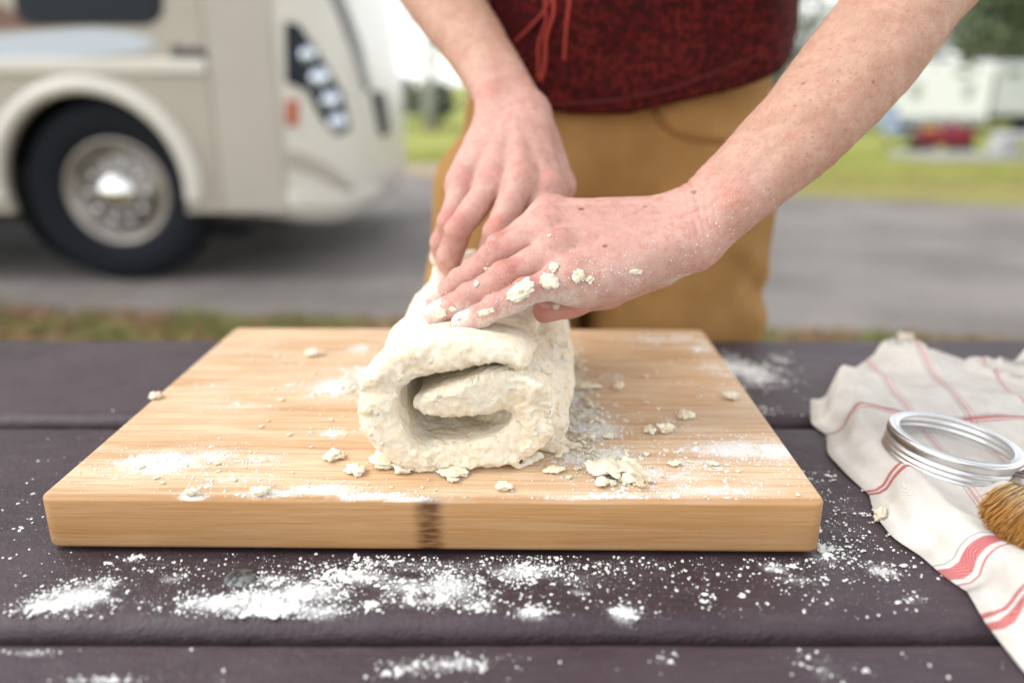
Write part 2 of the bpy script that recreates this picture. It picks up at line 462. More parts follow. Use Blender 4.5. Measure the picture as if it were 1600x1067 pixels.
table = empty('picnic_table', (0, 0.4, 0), label='dark plum brown picnic table of plastic lumber planks dusted with flour', cat='picnic table')
def plank(y0, y1, dense=True, z=TT, th=0.042, r=0.013, x0=-0.98, x1=0.98):
    prof = []
    for cy, cz, a0 in ((y1 - r, z - r, 0), (y0 + r, z - r, 90), (y0 + r, z - th + r, 180), (y1 - r, z - th + r, 270)):
        for k in range(6):
            a = math.radians(a0 + 18 * k)
            prof.append((cy + r * math.cos(a), cz + r * math.sin(a)))
        if a0 == 0:
            m = int((y1 - y0 - 2 * r) / 0.004) if dense else 6
            for k in range(1, m): prof.append((y1 - r + (y0 - y1 + 2 * r) * k / m, z))
    xs = np.concatenate([[x0], np.arange(-0.66, 0.6601, 0.005 if dense else 0.2), [x1]])
    n = len(prof); pr = np.array(prof)
    v = np.zeros((len(xs), n, 3)); v[:, :, 0] = xs[:, None]; v[:, :, 1] = pr[:, 0]; v[:, :, 2] = pr[:, 1]
    v = v.reshape(-1, 3)
    v[:, 2] += (0.0006 * vnoise(v * [1, 1, 0], 14) + 0.0003 * vnoise(v * [1, 1, 0], 60))
    i, j = np.meshgrid(np.arange(len(xs) - 1), np.arange(n), indexing='ij')
    j2 = (j + 1) % n
    f = np.stack([i * n + j, (i + 1) * n + j, (i + 1) * n + j2, i * n + j2], -1).reshape(-1, 4)
    me = npmesh('plank', v, f)
    # end caps
    bm = bmesh.new(); bm.from_mesh(me); bm.verts.ensure_lookup_table()
    bm.faces.new([bm.verts[q] for q in range(n)]); bm.faces.new([bm.verts[len(v) - n + q] for q in reversed(range(n))])
    bmesh.ops.recalc_face_normals(bm, faces=bm.faces)
    bm.to_mesh(me); bm.free()
    d = table_density(v[:, :2]) * (v[:, 2] > z - 0.006)
    attr(me, 'flour', d)
    o = link('plank', me, pm.m, table)
    o.location = (0, -0.4, 0)
    return o
PLB = (0.3450, 0.6005)
plank(0.6125, 0.8285, r=.010)
plank(*PLB)
plank(0.0905, 0.3320, r=0.003)
plank(-0.165, 0.08, dense=False)
# bolt heads sunk in the plank
bolt_m = M('bolt_zinc', (0.35, 0.36, 0.36), 0.45, 0.7)
bolt_m.color(bolt_m.mix(bolt_m.ramp(bolt_m.noise(260, 4), 0.4, 0.6), (0.05, 0.05, 0.05), (0.22, 0.23, 0.23)))
bp = G(378, 902, TT)
for k_, (bx, by) in enumerate([(bp[0], bp[1]), (bp[0], 0.72), (bp[0], 0.22), (0.78, 0.40), (0.78, 0.72), (0.78, 0.22)]):
    bm = bmesh.new()
    lathe(bm, [(0.0001, 0.0026), (0.004, 0.0023), (0.0075, 0.0014), (0.0098, 0.0002), (0.0100, -0.002)], 28)
    o = bm_link('bolt', bm, bolt_m.m, table, True); o.location = (bx, by - 0.4, TT)
# legs, bench seats and braces underneath, off to each end
tm = M('table_steel', (0.05, 0.045, 0.05), 0.5, 0.3).m
for sx in (-0.72, 0.72):
    for sy in (-1, 1):
        bm = bmesh.new()
        tube(bm, [(sx, 0.33 + sy * 0.22 - 0.4, 0.66), (sx, 0.33 + sy * 0.22 - 0.4, 0.10), (sx, 0.33 + sy * 0.24 - 0.4, 0.004)], 0.025)
        bm_link('leg', bm, tm, table, True)
    bm = bmesh.new(); box(bm, (sx, 0.33 - 0.4, 0.681), (0.05, 0.9, 0.052)); bevel(bm, 0.004)
    bm_link('cross_beam', bm, tm, table)

# ------------------------------------------------------------------ bamboo cutting board
FL, FR_, BL, BR = G(73, 779, BT), G(1284, 787, BT), G(365, 512, BT), G(1096, 514, BT)
yaw = math.atan2(FR_[1] - FL[1], FR_[0] - FL[0])
bw = float(np.linalg.norm(FR_ - FL)) + .009; bd = float((np.linalg.norm(BL - FL) + np.linalg.norm(BR - FR_)) / 2)
bc = (FL + FR_ + BL + BR) / 4
board = empty('cutting_board', (bc[0], bc[1], BT - BTH), yaw, label='thick bamboo cutting board with rounded corners carrying the dough roll', cat='cutting board')
bb = M('bamboo', rough=0.5, spec=0.25)
oc = bb.coord()
X, Y, Z = bb.sep(oc)
strip_n = bb.nt.nodes.new('ShaderNodeTexWhiteNoise'); strip_n.noise_dimensions = '2D'
sv = bb.nt.nodes.new('ShaderNodeCombineXYZ')
yn = bb.math('FLOOR', bb.math('DIVIDE', bb.math('ADD', Y, 1.0), 0.0085))
xs_ = bb.math('FLOOR', bb.math('ADD', bb.math('DIVIDE', X, 0.9), bb.math('MULTIPLY', yn, 0.37)))
bb.nt.links.new(yn, sv.inputs[0]); bb.nt.links.new(xs_, sv.inputs[1]); bb.nt.links.new(sv.outputs[0], strip_n.inputs['Vector'])
gr1 = bb.noise(1.0, 5, 0.65, 0.4, vec=bb.coord(scale=(9, 330, 330)))
gr2 = bb.noise(1.0, 4, 0.6, vec=bb.coord(scale=(20, 900, 900)))
gr3 = bb.noise(1.0, 3, 0.5, 0.8, vec=bb.coord(scale=(7, 60, 60)))
c = bb.mix(bb.ramp(gr3, 0.35, 0.62), (0.58, 0.375, 0.205), (0.70, 0.515, 0.335))
c = bb.mix(bb.ramp(strip_n.outputs[0], 0, 1, 0.0, 0.5), c, (0.75, 0.54, 0.34))
c = bb.mix(bb.ramp(gr1, 0.47, 0.64, 0, 0.42), c, (0.37, 0.165, 0.055))
c = bb.mix(bb.ramp(gr2, 0.47, 0.62, 0, 0.5), c, (0.40, 0.19, 0.065))
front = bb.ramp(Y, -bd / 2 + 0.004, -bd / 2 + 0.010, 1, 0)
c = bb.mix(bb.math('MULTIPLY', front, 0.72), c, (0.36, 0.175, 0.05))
knx = bb.math('ABSOLUTE', bb.math('ADD', X, 0.0008))
kn = bb.math('MULTIPLY', bb.ramp(bb.math('ADD', knx, bb.math('MULTIPLY', bb.noise(1, 4, vec=bb.coord(scale=(120, 400, 400))), 0.008)), 0.006, 0.0155, 1, 0), bb.ramp(Y, -bd / 2 + 0.0035, -bd / 2 + 0.006, 1, 0))
kn2 = bb.math('MULTIPLY', kn, bb.ramp(bb.noise(1, 4, vec=bb.coord(scale=(70, 90, 500))), 0.22, 0.62, 0.25, 0.9))
c = bb.mix(kn2, c, (0.07, 0.022, 0.006))
fl = bb.attr('flour')
dust = bb.ramp(bb.math('ADD', bb.math('MULTIPLY', fl, 0.8), bb.math('ADD', bb.math('MULTIPLY', bb.noise(800, 4, 0.7), 0.55), bb.math('MULTIPLY', bb.noise(150, 3), 0.4))), 0.62, 0.98, 0, 0.75)
wash = bb.ramp(bb.math('ADD', bb.noise(14, 4), bb.math('MULTIPLY', fl, 0.3)), 0.45, 0.8, 0.02, 0.22)
c = bb.mix(bb.math('MULTIPLY', wash, bb.ramp(Z, BTH - 0.002, BTH - 0.0005)), c, (0.84, 0.78, 0.68))
dust = bb.math('MAXIMUM', dust, bb.ramp(bb.math('ADD', fl, bb.math('MULTIPLY', bb.noise(70, 4, 0.6), 0.5)), 0.4, 1.25, 0, 0.38))
c = bb.mix(dust, c, (0.86, 0.85, 0.82))
bb.color(c); bb.rough(bb.math('ADD', bb.math('MULTIPLY', gr1, 0.25), 0.42)); bb.bump(gr2, 0.0002).bump(gr1, 0.0002)
# rounded-corner slab: top is a fine grid so the dusting has a place to live
def round_rect(w, d, r, n=10):
    o = []
    for cx, cy, a0 in ((w / 2 - r, d / 2 - r, 0), (-w / 2 + r, d / 2 - r, 90), (-w / 2 + r, -d / 2 + r, 180), (w / 2 - r, -d / 2 + r, 270)):
        for k in range(n + 1):
            a = math.radians(a0 + 90 * k / n); o.append((cx + r * math.cos(a), cy + r * math.sin(a)))
    return o
CRN = 0.006
e = 0.0014
nx_, ny_ = int(bw / 0.0022), int(bd / 0.0022)
gx = np.linspace(-bw / 2 + e, bw / 2 - e, nx_); gy = np.linspace(-bd / 2 + e, bd / 2 - e, ny_)
X_, Y_ = np.meshgrid(gx, gy, indexing='ij')
# pull the corner of the grid on to the rounded outline
hx, hy, rr = bw / 2 - e - CRN, bd / 2 - e - CRN, CRN
qx, qy = np.abs(X_) - hx, np.abs(Y_) - hy
m = (qx > 0) & (qy > 0)
L = np.hypot(qx, qy) + 1e-9; mx = np.maximum(qx, qy)
X2 = np.where(m, np.sign(X_) * (hx + qx / L * mx), X_); Y2 = np.where(m, np.sign(Y_) * (hy + qy / L * mx), Y_)
vt = np.stack([X2, Y2, np.full_like(X2, BTH)], -1).reshape(-1, 3)
idx = np.arange(nx_ * ny_).reshape(nx_, ny_)
ft = np.stack([idx[:-1, :-1], idx[1:, :-1], idx[1:, 1:], idx[:-1, 1:]], -1).reshape(-1, 4)
# skirt rings following the boundary of the grid
bnd = np.concatenate([idx[:-1, 0], idx[-1, :-1], idx[:0:-1, -1], idx[0, :0:-1]])
bp2 = vt[bnd][:, :2]
ctr = np.clip(bp2, [-hx, -hy], [hx, hy]); nrm = bp2 - ctr; nrm /= np.linalg.norm(nrm, axis=1)[:, None]
rings = [bnd]; V_ = [vt]; cnt = len(vt); F_ = [ft]
for off, z in ((e * 0.7, BTH - e * 0.29), (e, BTH - e), (e, 0.0022), (e * 0.3, 0.0), (-0.01, 0.0)):
    V_.append(np.column_stack([bp2 + nrm * off, np.full(len(bp2), z)])); r_ = np.arange(cnt, cnt + len(bp2)); cnt += len(bp2); rings.append(r_)
for a, b in zip(rings, rings[1:]):
    a2, b2 = np.roll(a, -1), np.roll(b, -1)
    F_.append(np.stack([a, b, b2, a2], 1))
vb = np.concatenate(V_); fb = np.concatenate(F_)
me = npmesh('board_body', vb, fb)
bm = bmesh.new(); bm.from_mesh(me); bm.verts.ensure_lookup_table(); bm.faces.new([bm.verts[i] for i in rings[-1][::-1]]); bmesh.ops.recalc_face_normals(bm, faces=bm.faces); bm.to_mesh(me); bm.free()
ca, sa = math.cos(yaw), math.sin(yaw)
wx = np.column_stack([vb[:, 0] * ca - vb[:, 1] * sa + bc[0], vb[:, 0] * sa + vb[:, 1] * ca + bc[1]])
attr(me, 'flour', density(wx, PB) * (vb[:, 2] > BTH - 0.0007))
link('board_body', me, bb.m, board)
foot_m = M('rubber_foot', (0.02, 0.02, 0.02), 0.8).m
for sx in (-1, 1):
    for sy in (-1, 1):
        bm = bmesh.new(); lathe(bm, [(0.0001, 0.0), (0.007, 0.0), (0.0075, -(BT - BTH - TT)), (0.0001, -(BT - BTH - TT))], 16)
        o = bm_link('rubber_foot', bm, foot_m, board); o.location = (sx * (bw / 2 - 0.03), sy * (bd / 2 - 0.03), 0.0)

# ------------------------------------------------------------------ hands and arms of the person
def jp(*a): return [P(*q) for q in a]
def jf(*a): return [P(q[0], q[1], q[2] * 0.978) for q in a]
FH = dict(  # front hand = the person's left hand, fingers pointing to image left
 little=(jf((888,430,.512),(822,455,.507),(772,480,.511),(724,502,.516)), (.0094,.0084,.0076,.0065)),
 ring=(jf((866,388,.526),(788,430,.517),(733,463,.523),(683,487,.531)), (.0102,.0093,.0084,.0071)),
 middle=(jf((850,352,.545),(772,402,.537),(722,440,.546),(684,466,.556)), (.0108,.0098,.0088,.0076)),
 index=(jf((856,332,.566),(782,386,.562),(740,424,.571),(712,446,.582)), (.0106,.0096,.0086,.0076)))
FHT = (jf((1030,415,.553),(945,446,.560),(893,470,.556),(852,484,.548)), (.015,.0125,.0105,.0085))
BH = dict(  # back hand = the person's right hand, fingers pointing down to the dough
 little=(jp((722,288,.622),(702,346,.606),(691,378,.617),(685,402,.632)), (.0100,.0088,.0080,.0068)),
 ring=(jp((768,284,.606),(716,358,.588),(703,398,.600),(696,428,.616)), (.0108,.0098,.0088,.0075)),
 middle=(jp((815,280,.600),(776,362,.583),(762,404,.596),(750,432,.612)), (.0108,.0099,.0090,.0077)),
 index=(jp((858,292,.606),(832,366,.592),(816,402,.604),(806,430,.618)), (.0106,.0097,.0088,.0076)))
BHT = (jp((848,225,.668),(872,290,.664),(868,350,.664),(860,402,.662)), (.0135,.0118,.0102,.0085))

def catmull(pts, n=6):
    out = []
    for i in range(len(pts) - 1):
        p0, p1, p2, p3 = pts[max(i - 1, 0)], pts[i], pts[i + 1], pts[min(i + 2, len(pts) - 1)]
        for t in np.arange(n) / n:
            out.append(0.5 * ((2 * p1) + (-p0 + p2) * t + (2 * p0 - 5 * p1 + 4 * p2 - p3) * t * t + (-p0 + 3 * p1 - 3 * p2 + p3) * t ** 3))
    out.append(pts[-1]); return np.array(out)
def build_arm(h, fingers, thumb, dn, wrist, path, rad, spread_scale, hand_side):
    """one arm as an implicit surface: dn = direction out of the back of the hand"""
    allp = np.array([q for v in fingers.values() for q in v[0]] + list(thumb[0]) + [wrist] + list(path))
    g = Grid(allp.min(0) - 0.06, allp.max(0) + 0.06, h)
    F1, F2 = g.new(), g.new()
    dn = np.asarray(dn) / np.linalg.norm(dn)
    # forearm: two bones' worth of volume side by side, plus muscle
    pts = [wrist] + list(path)
    axis0 = (path[0] - wrist) / np.linalg.norm(path[0] - wrist)
    side = np.cross(axis0, dn); side /= np.linalg.norm(side)
    pr_ = catmull(np.array([[*p_, *r_] for p_, r_ in zip(pts, rad)]), 5)
    pts, rad = pr_[:, :3], pr_[:, 3:5]
    for i in range(len(pts) - 1):
        (ra, fa), (rb, fb) = rad[i], rad[i + 1]
        for sgn in (-1, 1):
            g.cone(F1 if sgn < 0 else F2, pts[i] + side * sgn * ra * fa, pts[i + 1] + side * sgn * rb * fb, ra * (1 - fa), rb * (1 - fb), k=0.001)
    F = smin(F1, F2, 0.02)
    mc = {k: v[0][0] for k, v in fingers.items()}
    back = (wrist - sum(mc.values()) / 4); back /= np.linalg.norm(back)
    order = ['index', 'middle', 'ring', 'little']
    spread = mc['index'] - mc['little']; spread /= np.linalg.norm(spread)
    # carpus and metacarpals
    for j, k_ in enumerate(order):
        w0 = wrist + spread * (1.5 - j) * 0.0095 - back * 0.006 - dn * 0.002
        g.cone(F, w0, mc[k_] - dn * 0.003, 0.0150, 0.0108, k=0.012)
        g.cone(F, w0 * 0.35 + mc[k_] * 0.65 - dn * 0.010, mc[k_] - dn * 0.008, 0.009, 0.009, k=0.014)
    # heel of the hand on the little finger side, ball of the thumb
    g.cone(F, wrist - spread * 0.013 - dn * 0.008 - back * 0.012, mc['little'] - dn * 0.009 + back * 0.014, 0.0145, 0.0115, k=0.016)
    g.cone(F, wrist + spread * 0.012 - dn * 0.008 - back * 0.010, thumb[0][1], 0.015, 0.0125, k=0.018)
    # extensor tendons
    for j, k_ in enumerate(order):
        a = wrist + spread * (1.5 - j) * 0.005 + dn * 0.0095 - back * 0.02
        g.cone(F, a, mc[k_] + dn * 0.0062, 0.0022, 0.0030, k=0.007)
    # fingers, kept apart from each other, then welded to the palm
    Ff = g.new()
    for k_ in order:
        pp, rr = fingers[k_]
        f1 = g.new()
        d3 = dn
        for i in range(3):
            ax = pp[i + 1] - pp[i]; ax /= np.linalg.norm(ax)
            nn = dn - ax * (dn @ ax); nn /= np.linalg.norm(nn)
            mid = (pp[i] + pp[i + 1]) / 2 - nn * 0.0006
            rm = (rr[i] + rr[i + 1]) / 2 * 0.955
            g.cone(f1, pp[i], mid, rr[i], rm, k=0.003)
            g.cone(f1, mid, pp[i + 1], rm, rr[i + 1], k=0.003)
            # finger pad between the joints
            g.cone(f1, pp[i] * 0.65 + pp[i + 1] * 0.35 - nn * 0.0022, pp[i] * 0.3 + pp[i + 1] * 0.7 - nn * 0.0022, rm * 0.92, rm * 0.92, k=0.004)
            if i > 0:
                g.cone(f1, pp[i] + nn * 0.0022, pp[i] + nn * 0.0023, rr[i] * 0.84, rr[i] * 0.84, k=0.004)
        # fingertip pad
        ax = pp[3] - pp[2]; ax /= np.linalg.norm(ax); nn = dn - ax * (dn @ ax); nn /= np.linalg.norm(nn)
        g.cone(f1, pp[3] - nn * 0.001, pp[3] + ax * 0.002 - nn * 0.001, rr[3], rr[3] * 0.9, k=0.003)
        Ff = smin(Ff, f1, 0.0005)
    F = smin(F, Ff, 0.0075)
    # thumb
    pp, rr = thumb
    f1 = g.new()
    for i in range(3):
        g.cone(f1, pp[i], pp[i + 1], rr[i], rr[i + 1], k=0.005)
    F = smin(F, f1, 0.010)
    # knuckles
    for k_ in order:
        g.cone(F, mc[k_] + dn * 0.0042, mc[k_] + dn * 0.0046 + back * 0.003, 0.0078, 0.007, k=0.006)
    # head of the ulna on the wrist
    u = wrist - side * hand_side * rad[0][0] * 0.52 + dn * 0.010 + axis0 * 0.012
    g.cone(F, u, u + axis0 * 0.004, 0.0085, 0.0085, k=0.014)
    # veins and skin relief near the surface only
    m = np.abs(F) < 0.006
    ii = np.nonzero(m)
    pt = np.stack([g.ax[0][ii[0]], g.ax[1][ii[1]], g.ax[2][ii[2]]], 1)
    d = F[ii]
    vein = np.abs(vnoise(pt, 42, 3.0)); d = d - 0.00022 * np.exp(-(vein / 0.16) ** 2)
    d = d + 0.0009 * vnoise(pt, 28) + 0.0003 * vnoise(pt, 110) + 0.00012 * vnoise(pt, 330)
    # creases over the finger joints and at the wrist
    for k_ in order:
        pp, rr = fingers[k_]
        for i, amp in ((1, 0.00055), (2, 0.0004)):
            ax = pp[i + 1] - pp[i - 1]; ax /= np.linalg.norm(ax)
            nn = dn - ax * (dn @ ax); nn /= np.linalg.norm(nn)
            r = pt - pp[i]; q = r @ ax
            w = np.exp(-(np.linalg.norm(r - nn * rr[i] * 0.9, axis=1) / 0.0062) ** 2)
            q2 = q + 0.0009 * vnoise(pt, 160)
            d = d + amp * w * np.sin(q2 * 2 * PI / 0.0027)
    r = pt - (wrist - back * 0.004); q = r @ back + 0.003 * vnoise(pt, 45)
    w = np.exp(-(q / 0.009) ** 2)
    d = d + 0.00035 * w * np.sin(q * 2 * PI / 0.0046)
    F[ii] = d
    v, f = nets(F, g)
    v = relax(v, f, 1, 0.35)
    # pigmentation masks
    red = np.zeros(len(v))
    for k_ in order:
        pp, rr = fingers[k_]
        for i, s_, a in ((0, .012, .55), (1, .011, .75), (2, .009, .45), (3, .013, 1.0)):
            c_ = pp[i] + dn * (rr[i] if i < 3 else 0)
            red = np.maximum(red, a * np.exp(-(np.linalg.norm(v - c_, axis=1) / s_) ** 2))
        red = np.maximum(red, 0.45 * np.exp(-(seg_dist(v, pp[1], pp[3]) / 0.014) ** 4))
    red = np.maximum(red, 0.7 * np.exp(-(seg_dist(v, thumb[0][1], thumb[0][3]) / 0.016) ** 4))
    red = np.maximum(red, 0.7 * np.exp(-(np.linalg.norm(v - u - dn * 0.006, axis=1) / 0.013) ** 2))
    red = np.maximum(red, 0.25 * np.exp(-(seg_dist(v, wrist, sum(mc.values()) / 4) / 0.045) ** 4))
    # flour: tips of the fingers and the little finger side of the hand
    fl = np.zeros(len(v))
    for k_ in order:
        fl = np.maximum(fl, 0.75 * np.exp(-(np.linalg.norm(v - fingers[k_][0][3], axis=1) / 0.013) ** 2))
        fl = np.maximum(fl, 0.22 * np.exp(-(seg_dist(v, fingers[k_][0][0], fingers[k_][0][3]) / 0.02) ** 4))
    # nails
    nail = np.zeros(len(v))
    for pp, rr in list(fingers.values()) + [thumb]:
        ax = pp[3] - pp[2]; ax /= np.linalg.norm(ax); nn = dn - ax * (dn @ ax); nn /= np.linalg.norm(nn)
        c_ = pp[3] + nn * rr[3] - ax * 0.001; r = v - c_; sdv = np.cross(ax, nn)
        e_ = (np.abs(r @ ax) / 0.0062) ** 3 + (np.abs(r @ sdv) / (rr[3] * 0.72)) ** 3 + (np.abs(r @ nn) / 0.004) ** 4
        nail = np.maximum(nail, np.clip((1.15 - e_) * 4, 0, 1))
    v = v
    return v, f, red, fl, nail, dict(wrist=wrist, spread=spread, dn=dn, back=back, mc=mc)

VOX = 0.00115
wrF = P(1090, 352, .533)
vF, fF, redF, flF, nlF, iF = build_arm(VOX, FH, FHT, (0.05, *(0.80 * CU - 0.60 * CF)[1:]), wrF,
    [P(1160, 285, .534), P(1245, 207, .537), P(1345, 94, .546), P(1418, -4, .556), P(1476, -110, .575), np.array([.30, .70, 1.20])],
    [(.0270, .36), (.0290, .34), (.0340, .30), (.0385, .28), (.0390, .24), (.0420, .15), (.0450, .1)], 1, -1)
wrB = P(803, 172, .672)
vB, fB, redB, flB, nlB, iB = build_arm(0.0014, BH, BHT, (-0.05, *(0.45 * CU - 0.88 * CF)[1:]), wrB,
    [P(772, 118, .70), P(735, 60, .73), P(690, -5, .77), P(640, -78, .825), np.array([-.135, .87, 1.20])],
    [(.0262, .36), (.0270, .34), (.0300, .30), (.0355, .25), (.0390, .2), (.0420, .1)], 1, 1)
# flour along the lower, little finger side of the front hand and wrist
low = [FH['little'][0][3], FH['little'][0][1], FH['little'][0][0], wrF * 0.5 + FH['little'][0][0] * 0.5, P(1095, 415, .53), P(1150, 390, .53)]
for i_ in range(len(low) - 1):
    a_, b_ = low[i_] - CU * (0.010 if i_ > 1 else .006), low[i_ + 1] - CU * 0.012
    flF = np.maximum(flF, (0.55 if i_ < 4 else 0.35) * np.exp(-(seg_dist(vF, a_, b_) / 0.013) ** 2))

# ------------------------------------------------------------------ rest of the body (coarser, mostly under the clothes)
XC = 0.10
shF, shB = np.array([.265, .80, 1.325]), np.array([-.06, .82, 1.335])
elF, elB = np.array([.30, .70, 1.20]), np.array([-.135, .87, 1.20])
g = Grid((-.26, .45, -.01), (.46, 1.2, 1.72), 0.008)
F = g.new()
for sx in (-.035, .045):
    g.cone(F, (XC + .015 + sx, .97, .95), (XC + .015 + sx, .93, 1.08), .085, .085, .04)
    g.cone(F, (XC + .015 + sx, .93, 1.08), (XC + sx * 1.2, .85, 1.28), .092, .088, .04)
g.cone(F, shB + [.03, 0, -.01], shF + [-.03, 0, -.01], .055, .055, .05)
g.cone(F, (XC, .83, 1.34), (XC, .775, 1.45), .056, .052, .03)
for a, b, e_ in ((shB, elB, .046), (shF, elF, .046)):
    g.cone(F, a, b, .056, e_, .03)
for hx_, kx, ax_ in ((.005, -.02, -.02), (.195, .225, .225)):
    g.cone(F, (hx_, .96, .88), (kx, .955, .48), .066, .050, .03)
    g.cone(F, (kx, .955, .48), (ax_, .99, .09), .054, .038, .02)
    g.cone(F, (ax_, .985, .05), (ax_, .86, .03), .036, .028, .02)
# head bent over the dough
hc = np.array([XC, .715, 1.535]); look = np.array([0, -.62, -.78]); hup = np.array([0, -.78, .62]); hup = np.array([0, -.78 * .999, .62])
g.cone(F, hc - look * 0.02 + hup * 0.02, hc + look * 0.015 + hup * 0.01, .084, .078, .03)
g.cone(F, hc + look * 0.01, hc + look * 0.03 - hup * 0.075, .062, .036, .03)
g.cone(F, hc + look * 0.085 + hup * 0.004, hc + look * 0.104 - hup * 0.028, .009, .013, .012)
for sx in (-1, 1):
    g.cone(F, hc + [sx * .078, 0, 0] - hup * .005, hc + [sx * .082, 0, 0] - hup * .03, .014, .010, .008)
    g.cone(F, hc + look * 0.078 + [sx * .02, 0, 0] + hup * .022, hc + look * 0.070 + [sx * .04, 0, 0] + hup * .022, .009, .009, .012)
g.cone(F, hc + look * 0.078 - hup * .05 + [-.018, 0, 0], hc + look * 0.078 - hup * .05 + [.018, 0, 0], .008, .008, .008)
vC, fC = nets(F, g)
vC = relax(vC, fC, 3, 0.5)
z0 = np.zeros(len(vC))

def vadd(a, b, off): return np.concatenate([a, b + off])
vv = np.concatenate([vF, vB, vC]); ff = np.concatenate([fF, fB + len(vF), fC + len(vF) + len(vB)])
me_body = npmesh('body', vv, ff)
attr(me_body, 'red', np.concatenate([redF, redB, z0]))
attr(me_body, 'flour', np.concatenate([flF, flB, z0]))
attr(me_body, 'nail', np.concatenate([nlF, nlB, z0]))
# forearm masks: freckles live on the forearms, thin out on the hands
def fmask(v, w, back): return np.clip(((v - w) @ back) / 0.09 + 0.15, 0, 1)
attr(me_body, 'arm', np.concatenate([fmask(vF, wrF, (P(1352, 98, .546) - wrF) / np.linalg.norm(P(1352, 98, .546) - wrF)), fmask(vB, wrB, (P(690, -5, .77) - wrB) / np.linalg.norm(P(690, -5, .77) - wrB)), z0]))
bvF = BVHTree.FromPolygons([tuple(x) for x in vF], [tuple(int(i) for i in x) for x in fF])
def cast(bvh, px, py):
    d = Vector(ray(px, py)).normalized()
    h_ = bvh.ray_cast(Vector(CP), d)
    return h_[0], h_[1]
mole = np.zeros(len(vv))
for px, py, r_, a_ in ((908, 326, .0017, 1), (945, 384, .0014, .8), (1008, 322, .001, .7), (1084, 300, .0016, .7), (972, 322, .0009, .5), (1408, 156, .0012, 1.0), (1255, 130, .0011, .6), (897, 385, .001, .4), (1365, 128, .0011, .7)):
    h_, nrm_ = cast(bvF, px, py)
    if h_ is None: continue
    d_ = np.linalg.norm(vv - np.array(h_), axis=1)
    mole = np.maximum(mole, a_ * np.clip(1.6 - d_ / r_, 0, 1))
attr(me_body, 'mole', mole)

sk = M('skin', rough=0.46, spec=0.4)
arm = sk.attr('arm'); red = sk.attr('red'); flr = sk.attr('flour')
n_a = sk.noise(45, 5, 0.6); n_b = sk.noise(190, 4, 0.6)
tone = sk.mix(sk.ramp(n_a, 0.35, 0.65), (0.56, 0.34, 0.28), (0.64, 0.425, 0.355))
tone_arm = sk.mix(sk.ramp(n_a, 0.35, 0.65), (0.47, 0.265, 0.185), (0.555, 0.34, 0.25))
c = sk.mix(arm, tone, tone_arm)
c = sk.mix(sk.ramp(n_b, 0.45, 0.7, 0, 0.5), c, (0.50, 0.20, 0.155))
c = sk.mix(sk.math('MULTIPLY', red, sk.ramp(n_a, 0.3, 0.7, 0.55, 1.0)), c, (0.50, 0.13, 0.10))
# freckles of two sizes
def freckle(scale, size, thr):
    vd = sk.vor(scale); dens = sk.noise(scale * 0.22, 2)
    return sk.math('MULTIPLY', sk.ramp(sk.math('ADD', vd, sk.math('MULTIPLY', sk.noise(scale * 3, 2), 0.12)), size, size + 0.14, 1, 0), sk.ramp(dens, thr, thr + 0.1))
f1 = sk.math('MULTIPLY', freckle(330, 0.20, 0.32), sk.math('MULTIPLY', arm, 0.85))
f2 = sk.math('MULTIPLY', freckle(170, 0.16, 0.42), sk.math('ADD', sk.math('MULTIPLY', arm, 0.6), 0.08))
c = sk.mix(f1, c, (0.47, 0.215, 0.13)); c = sk.mix(f2, c, (0.42, 0.175, 0.10))
c = sk.mix(sk.attr('mole'), c, (0.17, 0.055, 0.04))
c = sk.mix(sk.math('MULTIPLY', sk.attr('nail'), 0.8), c, (0.74, 0.45, 0.38))
dust = sk.ramp(sk.math('ADD', sk.math('MULTIPLY', flr, 0.85), sk.math('ADD', sk.math('MULTIPLY', sk.noise(900, 4, 0.7), 0.5), sk.math('MULTIPLY', sk.noise(240, 3), 0.35))), 0.60, 1.0, 0, 0.8)
c = sk.mix(dust, c, (0.80, 0.77, 0.72))
sk.color(c)
sk.rough(sk.math('SUBTRACT', sk.math('ADD', 0.47, sk.math('MULTIPLY', dust, 0.4)), sk.math('MULTIPLY', sk.attr('nail'), 0.15)))
sk.b.inputs['Subsurface Weight'].default_value = 0.15
sk.b.inputs['Subsurface Radius'].default_value = (1.0, 0.35, 0.2)
sk.b.inputs['Subsurface Scale'].default_value = 0.006
w1 = sk.vor(1500, 'DISTANCE_TO_EDGE'); w2 = sk.noise(700, 4, 0.7)
sk.bump(w1, 0.0003).bump(w2, 0.0006).bump(sk.noise(240, 4, 0.65), 0.0007)
person = empty('person', (XC, .95, 0), label='person in dark red shirt and mustard trousers pressing both hands into the dough', cat='person')
def pl(name, me, m, smooth=True):
    o = link(name, me, m, person, smooth); o.location = (-XC, -.95, 0); return o
body = pl('body', me_body, sk.m)

